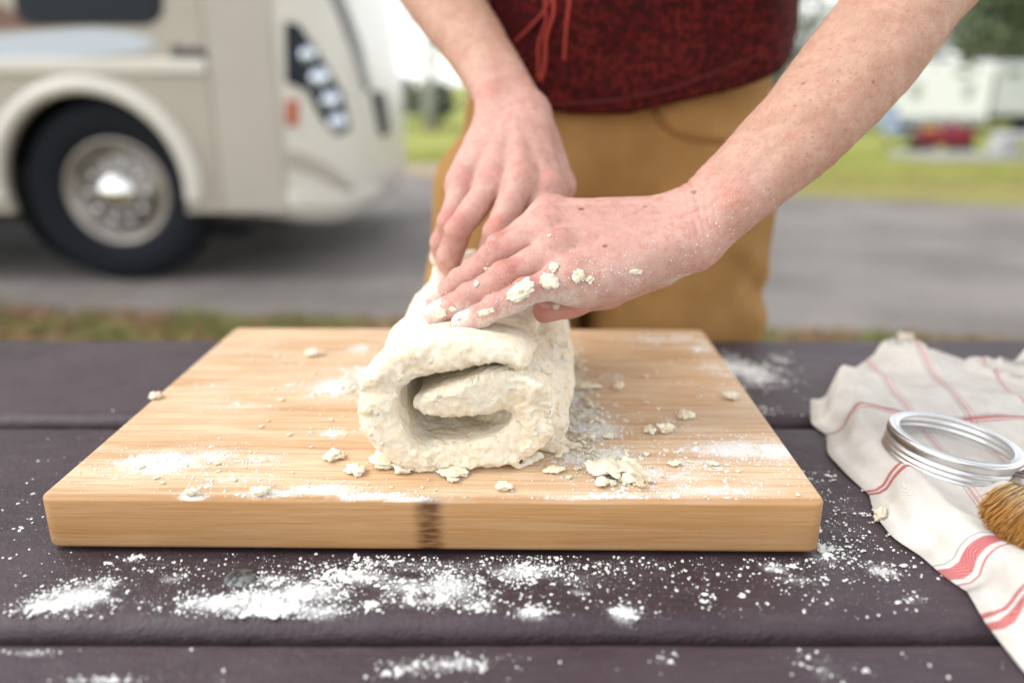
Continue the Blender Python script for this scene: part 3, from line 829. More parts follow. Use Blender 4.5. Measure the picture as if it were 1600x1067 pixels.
# fine pale hair on both forearms
hr = np.random.default_rng(71)
def arm_hair(v, f, back, w, n):
    msk = ((v[f[:, 0]] - w) @ back) > 0.012
    fi = f[msk]; fi = fi[hr.integers(0, len(fi), n)]
    a_ = v[fi[:, 0]]; b_ = v[fi[:, 1]]; c_ = v[fi[:, 3]]
    nn = np.cross(b_ - a_, c_ - a_); nn /= np.linalg.norm(nn, axis=1)[:, None] + 1e-12
    L_ = hr.uniform(.003, .008, n)[:, None]
    dir_ = -back + hr.normal(0, .35, (n, 3)); dir_ -= nn * (dir_ * nn).sum(1)[:, None]; dir_ /= np.linalg.norm(dir_, axis=1)[:, None]
    p0 = a_; p1 = a_ + dir_ * L_ * .5 + nn * L_ * .22; p2 = a_ + dir_ * L_ + nn * L_ * .25
    sd_ = np.cross(dir_, nn); r_ = .00006
    out = np.stack([p0 + sd_ * r_, p0 - sd_ * r_, p1 + sd_ * r_, p1 - sd_ * r_, p2 + sd_ * r_ * .3, p2 - sd_ * r_ * .3], 1).reshape(-1, 3)
    fq = np.array([[0, 1, 3, 2], [2, 3, 5, 4]])[None] + (np.arange(n) * 6)[:, None, None]
    return out, fq.reshape(-1, 4)
bkF = P(1343, 92, .546) - wrF; bkF /= np.linalg.norm(bkF); bkB = P(690, -5, .77) - wrB; bkB /= np.linalg.norm(bkB)
h1 = arm_hair(vF, fF, bkF, wrF, 5200); h2 = arm_hair(vB, fB, bkB, wrB, 1800)
o = link('arm_hair', npmesh('arm_hair', np.concatenate([h1[0], h2[0]]), np.concatenate([h1[1], h2[1] + len(h1[0])])), M('hair_pale', (0.62, 0.42, 0.27), 0.5).m, body); o['kind'] = 'stuff'

# ------------------------------------------------------------------ clothes
g = Grid((-.24, .62, .02), (.46, 1.2, 1.12), 0.005)
F = g.new()
for sx in (-.058, .075):
    g.cone(F, (XC + .012 + sx, .955, .92), (XC + .014 + sx * .9, .955, 1.07), .114, .104, .03)
g.cone(F, (-.008, .95, .885), (-.017, .945, .72), .086, .090, .010)
g.cone(F, (-.017, .945, .72), (-.02, .95, .48), .090, .068, .03)
g.cone(F, (-.02, .95, .48), (-.02, .985, .10), .068, .058, .03)
g.cone(F, (.198, .95, .875), (.201, .945, .72), .109, .101, .010)
g.cone(F, (.085, 1.02, .86), (.09, 1.02, .60), .055, .05, .008)  # filler added behind the leg gap, making it a dark recess
g.cone(F, (.201, .945, .72), (.225, .95, .48), .101, .072, .03)
g.cone(F, (.225, .95, .48), (.225, .985, .10), .070, .060, .03)
Fx = g.new(); 
m = np.abs(F) < 0.03; ii = np.nonzero(m); pt = np.stack([g.ax[0][ii[0]], g.ax[1][ii[1]], g.ax[2][ii[2]]], 1)
wr = vnoise(pt * np.array([1, 1, 1.0]) + 0.02 * vnoise(pt, 9)[:, None], 1, 0)
st = pt * np.array([6, 9, 38.0]) + np.stack([0 * pt[:, 0], 0 * pt[:, 0], 14 * (pt[:, 0] - .1) + 2.2 * vnoise(pt, 11, 4)], 1)
fold = vnoise(st, 1.0, 5) 
lowz = np.clip((0.95 - pt[:, 2]) / 0.12, 0.3, 1)
F[ii] += (0.0055 * fold * lowz + 0.003 * vnoise(pt, 14) * lowz).astype(np.float32)
vt_, ft_ = nets(F, g); vt_ = relax(vt_, ft_, 2)
tr = M('twill', rough=0.85, spec=0.2)
tr.color(tr.mix(tr.ramp(tr.noise(12, 4), 0.35, 0.7), (0.30, 0.155, 0.05), (0.385, 0.21, 0.075)))
tr.bump(tr.noise(1.0, 3, vec=tr.coord(scale=(900, 900, 300))), 0.0006)
trousers = pl('trousers', npmesh('trousers', vt_, ft_), tr.m)
bvT = BVHTree.FromPolygons([tuple(x) for x in vt_], [tuple(int(i) for i in x) for x in ft_])
seam_m = M('seam', (0.29, 0.13, 0.03), 0.8).m
def surf_curve(bvh, pix, off=0.002, n=40):
    t = np.linspace(0, 1, n); pix = np.array(pix, float); k = np.linspace(0, 1, len(pix))
    xs, ys = np.interp(t, k, pix[:, 0]), np.interp(t, k, pix[:, 1])
    for _ in range(3):
        xs[1:-1] = (xs[:-2] + xs[1:-1] * 2 + xs[2:]) / 4; ys[1:-1] = (ys[:-2] + ys[1:-1] * 2 + ys[2:]) / 4
    out = []
    for x, y in zip(xs, ys):
        h_, nn = cast(bvh, x, y)
        if h_ is not None:
            if nn.dot(Vector(ray(x, y))) > 0: nn = -nn
            out.append(h_ + nn * off)
    return out
def cord(name, pts, r, m, parent, off=(-XC, -.95, 0)):
    bm = bmesh.new(); tube(bm, pts, r, 8)
    o = bm_link(name, bm, m, parent, True)
    if parent is person: o.location = off
    return o
for pix in ([(1018, 158), (1028, 192), (1052, 212), (1090, 222), (1150, 224), (1186, 214)], [(1024, 156), (1034, 187), (1056, 206), (1092, 215), (1150, 217), (1188, 207)]):
    q = surf_curve(bvT, pix, 0.0015)
    if len(q) > 3: cord('pocket_seam', q, 0.0011, seam_m, trousers)
q = surf_curve(bvT, [(1172, 110), (1180, 160), (1188, 230), (1196, 330), (1200, 430), (1188, 520)], 0.0012)


g = Grid((-.26, .60, .93), (.46, 1.2, 1.46), 0.005)
F = g.new()
for sx in (-.055, .062):
    g.cone(F, (XC + .018 + sx, .958, .90), (XC + .018 + sx, .935, 1.08), .124, .116, .04)
    g.cone(F, (XC + .018 + sx, .935, 1.08), (XC + .01 + sx, .85, 1.28), .116, .10, .04)
g.cone(F, shB + [.02, 0, -.01], shF + [-.02, 0, -.01], .075, .075, .05)
for a, b in ((shB, elB), (shF, elF)):
    b2 = a * 0.35 + b * 0.65
    g.cone(F, a, b2, .072, .068, .04)
# cut: hem plane and neckline
Xg, Yg, Zg = g.pts((slice(None),) * 3)
m = np.abs(F) < 0.03; ii = np.nonzero(m); pt = np.stack([g.ax[0][ii[0]], g.ax[1][ii[1]], g.ax[2][ii[2]]], 1)
st = pt * np.array([26, 20, 9.0]) + np.stack([6 * pt[:, 2], 0 * pt[:, 0], 8 * pt[:, 0]], 1)
F[ii] += (0.009 * vnoise(st, 1.0, 2) + 0.004 * vnoise(pt, 30)).astype(np.float32)
hem = (0.984 + 0.30 * (Yg - 0.83) + 0.22 * np.clip(Xg - 0.12, 0, 1)) - Zg
F = smax(F, hem.astype(np.float32) + 0 * F, 0.008)
vs_, fs_ = nets(F, g); vs_ = relax(vs_, fs_, 2)
# the cloth is a shell: drop the closed-off underside, keep the hem rim
vn = vs_
sh = M('shirt_cloth', rough=0.9, spec=0.15)
d1 = sh.ramp(sh.vor(230), 0.30, 0.44, 1, 0); d2 = sh.ramp(sh.noise(150, 3), 0.44, 0.58)
c = sh.mix(sh.ramp(sh.noise(20, 3), 0.3, 0.7), (0.085, 0.008, 0.008), (0.13, 0.014, 0.011))
c = sh.mix(sh.math('MAXIMUM', d1, sh.math('MULTIPLY', d2, 0.85)), c, (0.028, 0.004, 0.005))
sh.color(c).bump(sh.noise(500, 2), 0.0006)
shirt = pl('shirt', npmesh('shirt', vs_, fs_), sh.m)
bvS = BVHTree.FromPolygons([tuple(x) for x in vs_], [tuple(int(i) for i in x) for x in fs_])
cm = M('cord_red', (0.34, 0.035, 0.025), 0.8).m
for pix, r_ in (([(893, -30), (890, 0), (886, 45), (883, 94)], .0017), ([(872, -20), (850, 20), (822, 50), (806, 66)], .0014), ([(866, -20), (868, 20), (854, 60), (852, 100), (846, 126)], .0022), ([(852, -20), (856, 30), (842, 70), (842, 122)], .0016)):
    q = surf_curve(bvS, pix, 0.0025)
    if len(q) > 3: cord('drawstring', q, r_, cm, shirt)
q = surf_curve(bvS, [(700, 160), (860, 163), (960, 157), (1040, 142), (1120, 112), (1190, 84)], 0.001)
if len(q) > 3: cord('hem_seam', q, 0.0013, M('hem', (0.10, 0.008, 0.006), 0.9).m, shirt)

# hair, eyes, shoes (above and below the picture, present for other viewpoints)
g = Grid((-.02, .6, 1.4), (.22, .9, 1.72), 0.006)
F = g.new()
g.cone(F, hc - look * 0.035 + hup * 0.022, hc - look * 0.01 + hup * 0.03, .094, .085, .02)
g.cone(F, hc - look * 0.05 - hup * 0.02, hc - look * 0.045 - hup * .05, .07, .05, .03)
Xg, Yg, Zg = g.pts((slice(None),) * 3)
face = ((Yg - hc[1]) * look[1] + (Zg - hc[2]) * look[2]) - 0.045 - 0.3 * ((Yg - hc[1]) * hup[1] + (Zg - hc[2]) * hup[2])
F = smax(F, (face + 0 * F).astype(np.float32), 0.01)
m = np.abs(F) < 0.03; ii = np.nonzero(m); pt = np.stack([g.ax[0][ii[0]], g.ax[1][ii[1]], g.ax[2][ii[2]]], 1)
F[ii] += (0.006 * vnoise(pt * np.array([2.0, 1, 1]), 45)).astype(np.float32)
vh, fh = nets(F, g)
pl('hair', npmesh('hair', relax(vh, fh, 1), fh), mottled('hair_brown', (0.10, 0.04, 0.018), (0.16, 0.07, 0.03), 90, 0.6))
for sx in (-1, 1):
    bm = bmesh.new(); bmesh.ops.create_uvsphere(bm, u_segments=16, v_segments=12, radius=0.011, matrix=Matrix.Translation(Vector(hc + look * 0.066 + hup * 0.008 + [sx * .030, 0, 0])))
    o = bm_link('eye', bm, M('eye_white', (0.75, 0.73, 0.7), 0.2).m, person, True); o.location = (-XC, -.95, 0)
    x_ = -.02 if sx < 0 else .225
    g = Grid((x_ - .07, .80, -.004), (x_ + .07, 1.08, .14), 0.006); F = g.new()
    g.cone(F, (x_, 1.0, .045), (x_, .87, .036), .042, .04, .02); g.cone(F, (x_, 1.0, .05), (x_, 1.0, .11), .042, .046, .02)
    Xg, Yg, Zg = g.pts((slice(None),) * 3); F = smax(F, (0.002 - Zg + 0 * F).astype(np.float32), 0.004)
    v_, f_ = nets(F, g); pl('shoe', npmesh('shoe', relax(v_, f_, 1), f_), M('shoe_leather', (0.09, 0.05, 0.03), 0.6).m)

# ------------------------------------------------------------------ dough roll
DX, DY = -0.0350, 0.446                 # origin of the cross-section on the board, front end
dm_pts = np.array([(40,70,7.0),(33,76,7.6),(16,79,8.0),(-8,79,8.5),(-30,73,10),(-46,58,12),(-48,38,13.8),(-41,20,12.5),(-24,10.5,10.8),(2,9.6,10.4),(26,11.5,11),(44,22,14),(49,37,15),(43,47,15),(28,50,14.5),(10,50,14),(-7,50,12.0),(-20,46,7.5)]) / 1000.0
# smooth the polyline (Catmull-Rom)
cp = catmull(dm_pts, 5)
r2 = 0.0006
gx_ = np.arange(-0.10, 0.11, r2); gz_ = np.arange(-0.03, 0.13, r2)
GX, GZ = np.meshgrid(gx_, gz_, indexing='ij')
D2 = np.full(GX.shape, 1.0)
for a, b in zip(cp, cp[1:]):
    d = b[:2] - a[:2]; t = np.clip(((GX - a[0]) * d[0] + (GZ - a[1]) * d[1]) / (d @ d), 0, 1)
    D2 = np.minimum(D2, np.hypot(GX - a[0] - t * d[0], GZ - a[1] - t * d[1]) - (a[2] + (b[2] - a[2]) * t))
D2 = D2.astype(np.float32)
def look2(x, z):
    fx = np.clip((x - gx_[0]) / r2, 0, len(gx_) - 1.01); fz = np.clip((z - gz_[0]) / r2, 0, len(gz_) - 1.01)
    i = fx.astype(np.int32); j = fz.astype(np.int32); u = fx - i; w = fz - j
    return (D2[i, j] * (1 - u) + D2[i + 1, j] * u) * (1 - w) + (D2[i, j + 1] * (1 - u) + D2[i + 1, j + 1] * u) * w
LEN = 0.215
g = Grid((DX - .078, DY - .012, BT - .0012), (DX + .115, DY + LEN + .02, BT + .112), 0.0010)
Xg, Yg, Zg = g.pts((slice(None),) * 3)
F = np.empty(g.n, dtype=np.float32)
for s0 in range(0, g.n[0], 32):                        # in slabs, to keep memory low
    sl = (slice(s0, min(s0 + 32, g.n[0])), slice(None), slice(None))
    x, y, z = g.pts(sl)
    x, y, z = np.broadcast_arrays(x, y, z)
    p = np.stack([x, y, z], -1)
    l = (y - DY)
    n_lo = vnoise(p, 26); n_lo2 = vnoise(p, 26, 31.0); n_m = vnoise(p, 75, 11.0)
    hs = 1.0 - 0.06 * np.exp(-((l - .065) / .035) ** 2) + 0.02 * np.clip((l - .12) / .05, 0, 1)
    xx = (x - DX - 0.085 * l + 0.0060 * n_lo + 0.0012 * n_m)
    zz = (z - BT + 0.0050 * n_lo2 * np.clip((z - BT) / .02, 0, 1) + 0.0010 * n_m) / hs
    d = look2(xx, zz)
    # the layers close up inside the roll
    core = (np.sqrt((xx / .047) ** 2 + ((zz - .042) / .033) ** 2) - 1) * .03
    d = smin(d, np.maximum(core, .046 + .030 * np.clip((zz - .040) / .02, 0, 1) - .4 * np.clip(xx, -.02, .03) + .014 * n_lo + .007 * n_m - .25 * (xx + .0) - l).astype(np.float32), .006)
    # ragged ends
    fe = 0.004 * n_lo + 0.003 * n_m - l - 0.05 * np.clip(xx + 0.01, -.03, .03) * np.clip((zz - .03) / .03, 0, 1) * 0
    d = smax(d, (fe + 0.0).astype(np.float32), 0.009)
    be = l - LEN + 0.010 * n_lo2 + 2.0 * np.clip(xx + .02, -.04, .02) ** 2
    d = smax(d, be.astype(np.float32), 0.012)
    # inside gets packed towards the back, as the roll is pressed together
    F[sl] = d
def blob(a, b, r1, r2_, k=0.008): g.cone(F, a, b, r1, r2_, k)
# lumps along the right side and the torn skirt at the lower right
blob(P(852, 520, .600), P(850, 545, .585), .016, .017, .012)
blob(P(862, 560, .590), P(858, 605, .565), .014, .016, .012)
blob(P(842, 500, .62), P(800, 470, .64), .016, .02, .012)
blob(P(868, 620, .552), P(862, 660, .535), .010, .011, .010)
for a, b, r1, r2_ in ((G(845, 700, BT), G(880, 706, BT), .0060, .0042), (G(865, 690, BT), G(905, 700, BT), .005, .003), (G(600, 700, BT + .004), G(590, 712, BT), .006, .003), (G(840, 715, BT), G(815, 730, BT), .005, .004)):
    blob(a, b, r1, r2_, .006)
blob(P(740, 410, .655), P(700, 420, .65), .011, .012, .010)
# dents where the fingers press
for hand in (FH, BH):
    for k_, (pp, rr) in hand.items():
        Fd = g.new()
        g.cone(Fd, pp[2], pp[3], rr[2] - .0006, rr[3] - .0006, .003)
        # dough squeezes up round the finger
        near = (Fd < 0.012) & (Fd > -0.02)
        F[near] = smax(F[near], -Fd[near], 0.006)
Fd = g.new(); g.cone(Fd, FHT[0][2], FHT[0][3], FHT[1][2], FHT[1][3], .003); near = Fd < .012
F[near] = smax(F[near], -Fd[near], 0.006)
# crumbly, flaky relief
m = np.abs(F) < 0.0065
ii = np.nonzero(m)
pt = np.stack([g.ax[0][ii[0]], g.ax[1][ii[1]], g.ax[2][ii[2]]], 1)
d = F[ii]
q = pt + 0.004 * np.stack([vnoise(pt, 120, 1), vnoise(pt, 120, 2), vnoise(pt, 120, 5)], 1)
rid = 1 - np.abs(vnoise(q, 95, 9)); rid2 = 1 - np.abs(vnoise(q, 210, 4))
patchy = np.clip(vnoise(pt, 40, 17) * 1.5 + 0.6, 0, 1)
top = np.clip((pt[:, 2] - BT - .070) / .012, 0, 1) * (pt[:, 0] < DX + .05)   # rolled-over top is smoother
amp = 1 - 0.55 * top
Rm_ = np.array([[.80, -.48, .36], [.60, .64, -.48], [0, .60, .80]])
def sn(p_, f_, o_=0.0): return 0.62 * (vnoise(p_, f_, o_) + vnoise(p_ @ Rm_ * 1.07, f_, o_ + 13.7))
fold_ = 1 - np.abs(sn(q * np.array([1, .55, 1]), 62, 9)); tear = 1 - np.abs(sn(q * np.array([.8, 1.4, 1]), 150, 4))
d = d + amp * (0.0017 * sn(q, 48) + 0.0010 * sn(q, 105, 3) + 0.0016 * np.clip(fold_ - .86, 0, 1) * 7 * patchy * .55 + 0.0013 * patchy * np.clip(tear - .86, 0, 1) * 5)
d = d - 0.0008 * np.clip(sn(q, 200, 6) - .25, 0, 1) * amp      # small raised scabs of drier dough
d = d + 0.00055 * amp * sn(q, 380, 3) + 0.00035 * sn(pt, 700, 8)
# terraces: torn layers showing at the end faces
lay = np.abs(vnoise(q * np.array([1, .35, 1]), 170, 21)); endw = np.clip((DY + .02 - pt[:, 1]) / .02, 0, 1)
d = d + endw * 0.0004 * np.tanh((lay - .25) * 8)
d = np.maximum(d, (BT + 0.0002) - pt[:, 2])
F[ii] = d
v_, f_ = nets(F, g)
v_ = relax(v_, f_, 1, 0.25)
DV = v_
me = npmesh('dough', v_, f_)
flo = np.clip(0.5 + 0.5 * np.clip((v_[:, 2] - BT - .05) / .04, -1, 1), 0, 1)
attr(me, 'flour', flo)
dg = M('dough_skin', rough=0.78, spec=0.2)
a1 = dg.noise(38, 5, 0.6); a2 = dg.noise(260, 5, 0.65); a3 = dg.noise(900, 3, 0.6)
c = dg.mix(dg.ramp(a1, 0.35, 0.65), (0.75, 0.605, 0.385), (0.80, 0.69, 0.505))
c = dg.mix(dg.ramp(dg.math('ADD', a2, dg.math('MULTIPLY', a1, 0.3)), 0.5, 0.8, 0.15, 0.85), c, (0.83, 0.76, 0.625))
c = dg.mix(dg.ramp(dg.noise(85, 4, 0.6, 0.6), 0.58, 0.76, 0, 0.65), c, (0.74, 0.57, 0.33))
geo = dg.nt.nodes.new('ShaderNodeNewGeometry')
c = dg.mix(dg.ramp(dg.math('ADD', a3, dg.math('MULTIPLY', dg.noise(120, 3), 0.6)), 0.78, 1.0, 0, 0.6), c, (0.80, 0.77, 0.69))
dg.color(c)
dg.b.inputs['Subsurface Weight'].default_value = 0.3
dg.b.inputs['Subsurface Radius'].default_value = (1.0, 0.7, 0.4)
dg.b.inputs['Subsurface Scale'].default_value = 0.008
dg.bump(a2, 0.0007).bump(a3, 0.0005)
cb = M('crumb_dough', (0.80, 0.72, 0.57), 0.85, spec=0.15)
cb.color(cb.mix(cb.ramp(cb.noise(500, 4, 0.6), 0.35, 0.65), (0.76, 0.66, 0.47), (0.82, 0.76, 0.62)))
cb.b.inputs['Subsurface Weight'].default_value = 0.3; cb.b.inputs['Subsurface Radius'].default_value = (1, .75, .5); cb.b.inputs['Subsurface Scale'].default_value = 0.004
cb.bump(cb.noise(900, 3), 0.0004)
dough = empty('dough_roll', (DX, DY + LEN / 2, BT), label='rolled up slab of floury pale dough with an open spiral end, under the hands', cat='dough')
o = link('dough', me, dg.m, dough); o.location = (-DX, -(DY + LEN / 2), -BT)
bvD = BVHTree.FromPolygons([tuple(x) for x in v_], [tuple(int(i) for i in x) for x in f_])

# ------------------------------------------------------------------ scraps, crumbs, flour
_ico = {}
def ico(sub):
    if sub not in _ico:
        bm = bmesh.new(); bmesh.ops.create_icosphere(bm, subdivisions=sub, radius=1.0)
        bm.verts.ensure_lookup_table()
        _ico[sub] = (np.array([v.co[:] for v in bm.verts]), np.array([[v.index for v in f.verts] for f in bm.faces])); bm.free()
    return _ico[sub]
def lump_mesh(name, sx, sy, sz, seed, sub=4, rag=0.45, curl=0.0):
    v, f = ico(sub); v = v.copy(); off = seed * 3.7
    r = 1 + rag * vnoise(v, 1.3, off) + rag * 0.7 * vnoise(v, 3.1, off) + rag * 0.35 * vnoise(v, 7, off) + 0.08 * vnoise(v, 16, off)
    v = v * r[:, None]
    v = v * (1 + .07 * vnoise(v, 24, off) + .05 * vnoise(v, 45, off))[:, None]
    v = v * [sx, sy, sz]
    v[:, 2] += curl * (v[:, 0] / sx) ** 2 * sz
    v[:, 2] += sz * 0.5 * vnoise(v / [sx, sy, 1e9], 2.2, off + 5)
    v[:, 2] -= v[:, 2].min() * 0.9
    return npmesh(name, v, f)
def pix_size(px, py, w, h, z):
    c = G(px, py, z); a = G(px + w / 2, py, z); b = G(px, py - h / 2, z); b2 = G(px, py + h / 2, z)
    return c, abs(a[0] - c[0]), abs(b[1] - b2[1]) / 2
scraps = [  # px, py, width px, height px, thickness m, turn, label
 (610,722,62,36,.0040,.3,'ragged scrap hanging against the lower left of the dough roll'),
 (632,738,36,14,.0030,-.5,'thin torn strip of dough just right of the ragged scrap at the roll\'s lower left'),
 (556,738,30,20,.0040,.8,'small knobbly scrap left of the dough roll\'s front end'),
 (523,716,34,18,.0045,.1,'isolated white lump lying well left of the dough roll'),
 (709,741,52,22,.0035,.2,'jagged flat flake directly under the middle of the roll\'s open end'),
 (707,752,18,10,.0025,1.2,'little bit peeking out below the jagged flake under the roll'),
 (786,765,30,13,.0040,-.2,'crumb near the front edge of the board, below the roll'),
 (868,737,34,11,.0028,.1,'smooth oval chip lying at the lower right of the dough roll'),
 (948,740,76,30,.0055,.15,'biggest torn flake of dough right of the roll'),
 (985,752,40,14,.0040,-.2,'flat piece in front of the upright dough shard'),
 (1053,727,26,10,.0030,.1,'small floury lump right of the upright dough shard'),
 (956,720,14,7,.0025,.4,'tiny chip just behind the biggest torn flake'),
 (940,758,26,12,.0035,0,'rounded floury lump in front of the biggest torn flake, near the board edge'),
 (957,758,12,7,.003,.5,'tiny rounded bit just right of the rounded floury lump by the board edge'),
 (1041,676,30,10,.0045,.2,'flat crumb of the close pair on the right half of the board'),
 (1016,676,18,11,.0045,0,'left crumb of the close pair on the right half of the board'),
 (1072,653,28,13,.0045,-.2,'white crumb behind the close pair on the right half of the board'),
 (950,684,20,7,.0025,.1,'thin chip right of the flour heap beside the roll'),
 (1112,727,20,8,.0025,0,'small cream flake in the flour near the board\'s right front'),
 (912,607,52,10,.004,.1,'long flake behind the flour heap on the right of the roll'),
 (967,607,16,13,.005,0,'round crumb right of the long flake behind the flour heap'),
 (1140,623,24,12,.004,.2,'white crumb close to the board\'s right edge'),
 (243,622,20,8,.004,.1,'white crumb sitting on the very left edge of the board'),
 (299,774,30,8,.004,0,'floury lump at the left of the board\'s front edge'),
 (409,772,34,10,.004,.1,'floury lump on the front edge, second from the left corner'),
 (490,555,34,6,.004,.2,'pale flake far back on the left half of the board'),
 (1190,598,16,8,.004,.1,None)]
small_name = {}
for i_, (px, py, w, h_, th, rz, lab) in enumerate(scraps):
    if lab is None: continue
    c, sx, sy = pix_size(px, py, w, h_, BT)
    me = lump_mesh('dough_scrap', sx * .85, max(sy * 0.8, sx * 0.28), th * .5, i_ + 2, 4, 0.42)
    o = link('dough_scrap', me, cb.m); o.location = (c[0], c[1], BT + 0.0002); o.rotation_euler = (0, 0, rz * 0.3)
    tag(o, lab, 'dough scrap', 'scraps of dough on the board')
# upright shard made of two leaning slivers
c = G(992, 748, BT)
def sliver(p0, p1, w0, w1, th, seed, name, lab):
    p0, p1 = np.array(p0), np.array(p1); n = 14
    bm = bmesh.new(); ax = p1 - p0; sd_ = np.array([0.75, -0.6, 0.1]); sd_ /= np.linalg.norm(sd_)
    nn = np.cross(ax, sd_); nn /= np.linalg.norm(nn); rings = []
    for i in range(n + 1):
        t = i / n; w = (w0 + (w1 - w0) * t) * (1 + .25 * math.sin(i * 1.9 + seed)); bend = nn * 0.002 * math.sin(t * 3)
        o_ = p0 + ax * t + bend
        rings.append([bm.verts.new(Vector(o_ + sd_ * w * math.cos(a) + nn * th * math.sin(a) * (1 + .2 * math.sin(i + a * 3)))) for a in np.arange(10) * 2 * PI / 10])
    for r0, r1 in zip(rings, rings[1:]):
        for k in range(10): bm.faces.new((r0[k], r0[(k + 1) % 10], r1[(k + 1) % 10], r1[k]))
    bm.faces.new(rings[0][::-1]); bm.faces.new(rings[-1])
    bmesh.ops.recalc_face_normals(bm, faces=bm.faces)
    return tag(bm_link(name, bm, cb.m, None, True), lab, 'dough scrap', 'scraps of dough on the board')
sliver(G(1008, 748, BT + .002), P(976, 716, .478), .0048, .0016, .0020, 1, 'dough_shard', 'upright pointed dough shard leaning right of the biggest torn flake')
sliver(G(1001, 757, BT + .002), P(984, 737, .465), .0030, .0018, .0015, 2, 'dough_shard', 'shorter upright shard standing in front of the taller pointed one')
# crumbs nothing tells apart, shared meshes
cr_me = [lump_mesh('dough_crumb', .0022, .0018, .0014, 40 + i, 3, 0.4) for i in range(6)]
for me in cr_me: me.materials.append(cb.m); me.polygons.foreach_set('use_smooth', np.ones(len(me.polygons), dtype=bool))
r_ = np.random.default_rng(21)
spots = []
for cx, cy, sx, sy, n in ((540, 600, 40, 14, 10), (900, 660, 40, 25, 30), (960, 735, 60, 18, 18), (1120, 715, 70, 25, 14), (300, 740, 110, 25, 12), (450, 660, 120, 50, 12), (620, 760, 90, 8, 8), (1050, 620, 100, 50, 14), (1080, 775, 120, 5, 6), (430, 560, 60, 15, 5)):
    for _ in range(n): spots.append((r_.normal(cx, sx * .7), r_.normal(cy, sy * .7)))
ca, sa = math.cos(-yaw), math.sin(-yaw)
for px, py in spots:
    c = G(px, py, BT); lx, ly = c[0] - bc[0], c[1] - bc[1]
    if abs(lx * ca - ly * sa) > bw / 2 - .006 or abs(lx * sa + ly * ca) > bd / 2 - .006: continue
    if abs(c[0] - DX) < .062 and DY - .004 < c[1] < DY + LEN: continue
    o = bpy.data.objects.new('dough_crumb', cr_me[int(r_.integers(6))]); COL.objects.link(o)
    s = r_.uniform(.25, .85); o.scale = (s * 1.2, s * 1.2, s * .7); o.location = (c[0], c[1], BT); o.rotation_euler = (0, 0, r_.uniform(0, 6.28))
    tag(o, 'tiny pale crumb of dough scattered on the bamboo board', 'crumb', 'tiny dough crumbs on the board')
# crumb on the table between board and towel
c = G(1374, 812, TT); o = link('dough_scrap', lump_mesh('dough_scrap', .0052, .0034, .0032, 77, 4, .5), dg.m); o.location = (c[0], c[1], TT); o.rotation_euler = (0, 0, .8)
tag(o, 'curled scrap of dough on the dark plank between board and towel', 'dough scrap')
c = G(1413, 536, TT); o = link('dough_scrap', lump_mesh('dough_scrap', .008, .006, .005, 78, 4, .5), dg.m); o.location = (c[0], c[1], TT)
tag(o, 'blurred scrap of dough on the back plank behind the towel', 'dough scrap')

fm = M('flour_powder', (0.80, 0.79, 0.76), 0.95, spec=0.1)
fm.bump(fm.noise(900, 3), 0.0006)
fm.b.inputs['Subsurface Weight'].default_value = 0.1; fm.b.inputs['Subsurface Scale'].default_value = 0.003
def drift(name, pat, z, x0, x1, y0, y1, h, height, thr, keep, label):
    """low relief of spilled powder: a height field kept only where powder lies"""
    nx, ny = int((x1 - x0) / h), int((y1 - y0) / h)
    gx, gy = np.linspace(x0, x1, nx), np.linspace(y0, y1, ny)
    A, B = np.meshgrid(gx, gy, indexing='ij'); p = np.stack([A.ravel(), B.ravel(), np.zeros(A.size)], 1)
    d = density(p[:, :2], pat)
    sel = d > 0.02
    hh = np.full(len(p), -1.0)
    q = p[sel]; w = q + 0.004 * np.stack([vnoise(q, 90, 1), vnoise(q, 90, 2), 0 * q[:, 0]], 1)
    nz = 0.34 * vnoise(w, 75, 3) + 0.42 * vnoise(w, 170, 6) + 0.46 * vnoise(w, 400, 9) + 0.40 * vnoise(q, 760, 2)
    hh[sel] = (d[sel] * 1.25 - thr + nz)
    ok = keep(p) & (hh > 0)
    Hh = np.where(ok, np.minimum(hh, 1.3), 0).reshape(nx, ny)
    cell = (ok.reshape(nx, ny)[:-1, :-1].astype(int) + ok.reshape(nx, ny)[1:, :-1] + ok.reshape(nx, ny)[1:, 1:] + ok.reshape(nx, ny)[:-1, 1:]) >= 2
    idx = np.arange(nx * ny).reshape(nx, ny)
    f = np.stack([idx[:-1, :-1], idx[1:, :-1], idx[1:, 1:], idx[:-1, 1:]], -1)[cell]
    used = np.unique(f); remap = np.full(nx * ny, -1); remap[used] = np.arange(len(used))
    v = np.column_stack([p[used, :2], z + 0.0001 + Hh.ravel()[used] * height])
    return v, remap[f]
def on_board(p, mar=.004):
    lx, ly = p[:, 0] - bc[0], p[:, 1] - bc[1]
    return (np.abs(lx * ca - ly * sa) < bw / 2 - mar) & (np.abs(lx * sa + ly * ca) < bd / 2 - mar)
def on_plank(p):
    y = p[:, 1]
    nb_ = (np.hypot(p[:, 0] - bp[0] , (y - bp[1]) ) > .0105) | ((p[:, 0] > bp[0] + .002) & (y < bp[1] + .004))
    return nb_ & ((y > .0995) & (y < .3275)) | nb_ & ((y > .351) & (y < .592)) | ((y > .616) & (y < .82))
v1, f1 = drift('flour', PB, BT, bc[0] - bw / 2, bc[0] + bw / 2, bc[1] - bd / 2, bc[1] + bd / 2, .00085, .0013, .86, on_board, '')
v2, f2 = drift('flour', PT, TT + .0004, -.5, .62, .26, .80, .0009, .0026, .78, lambda p: on_plank(p) & ~on_board(p, -.002), '')
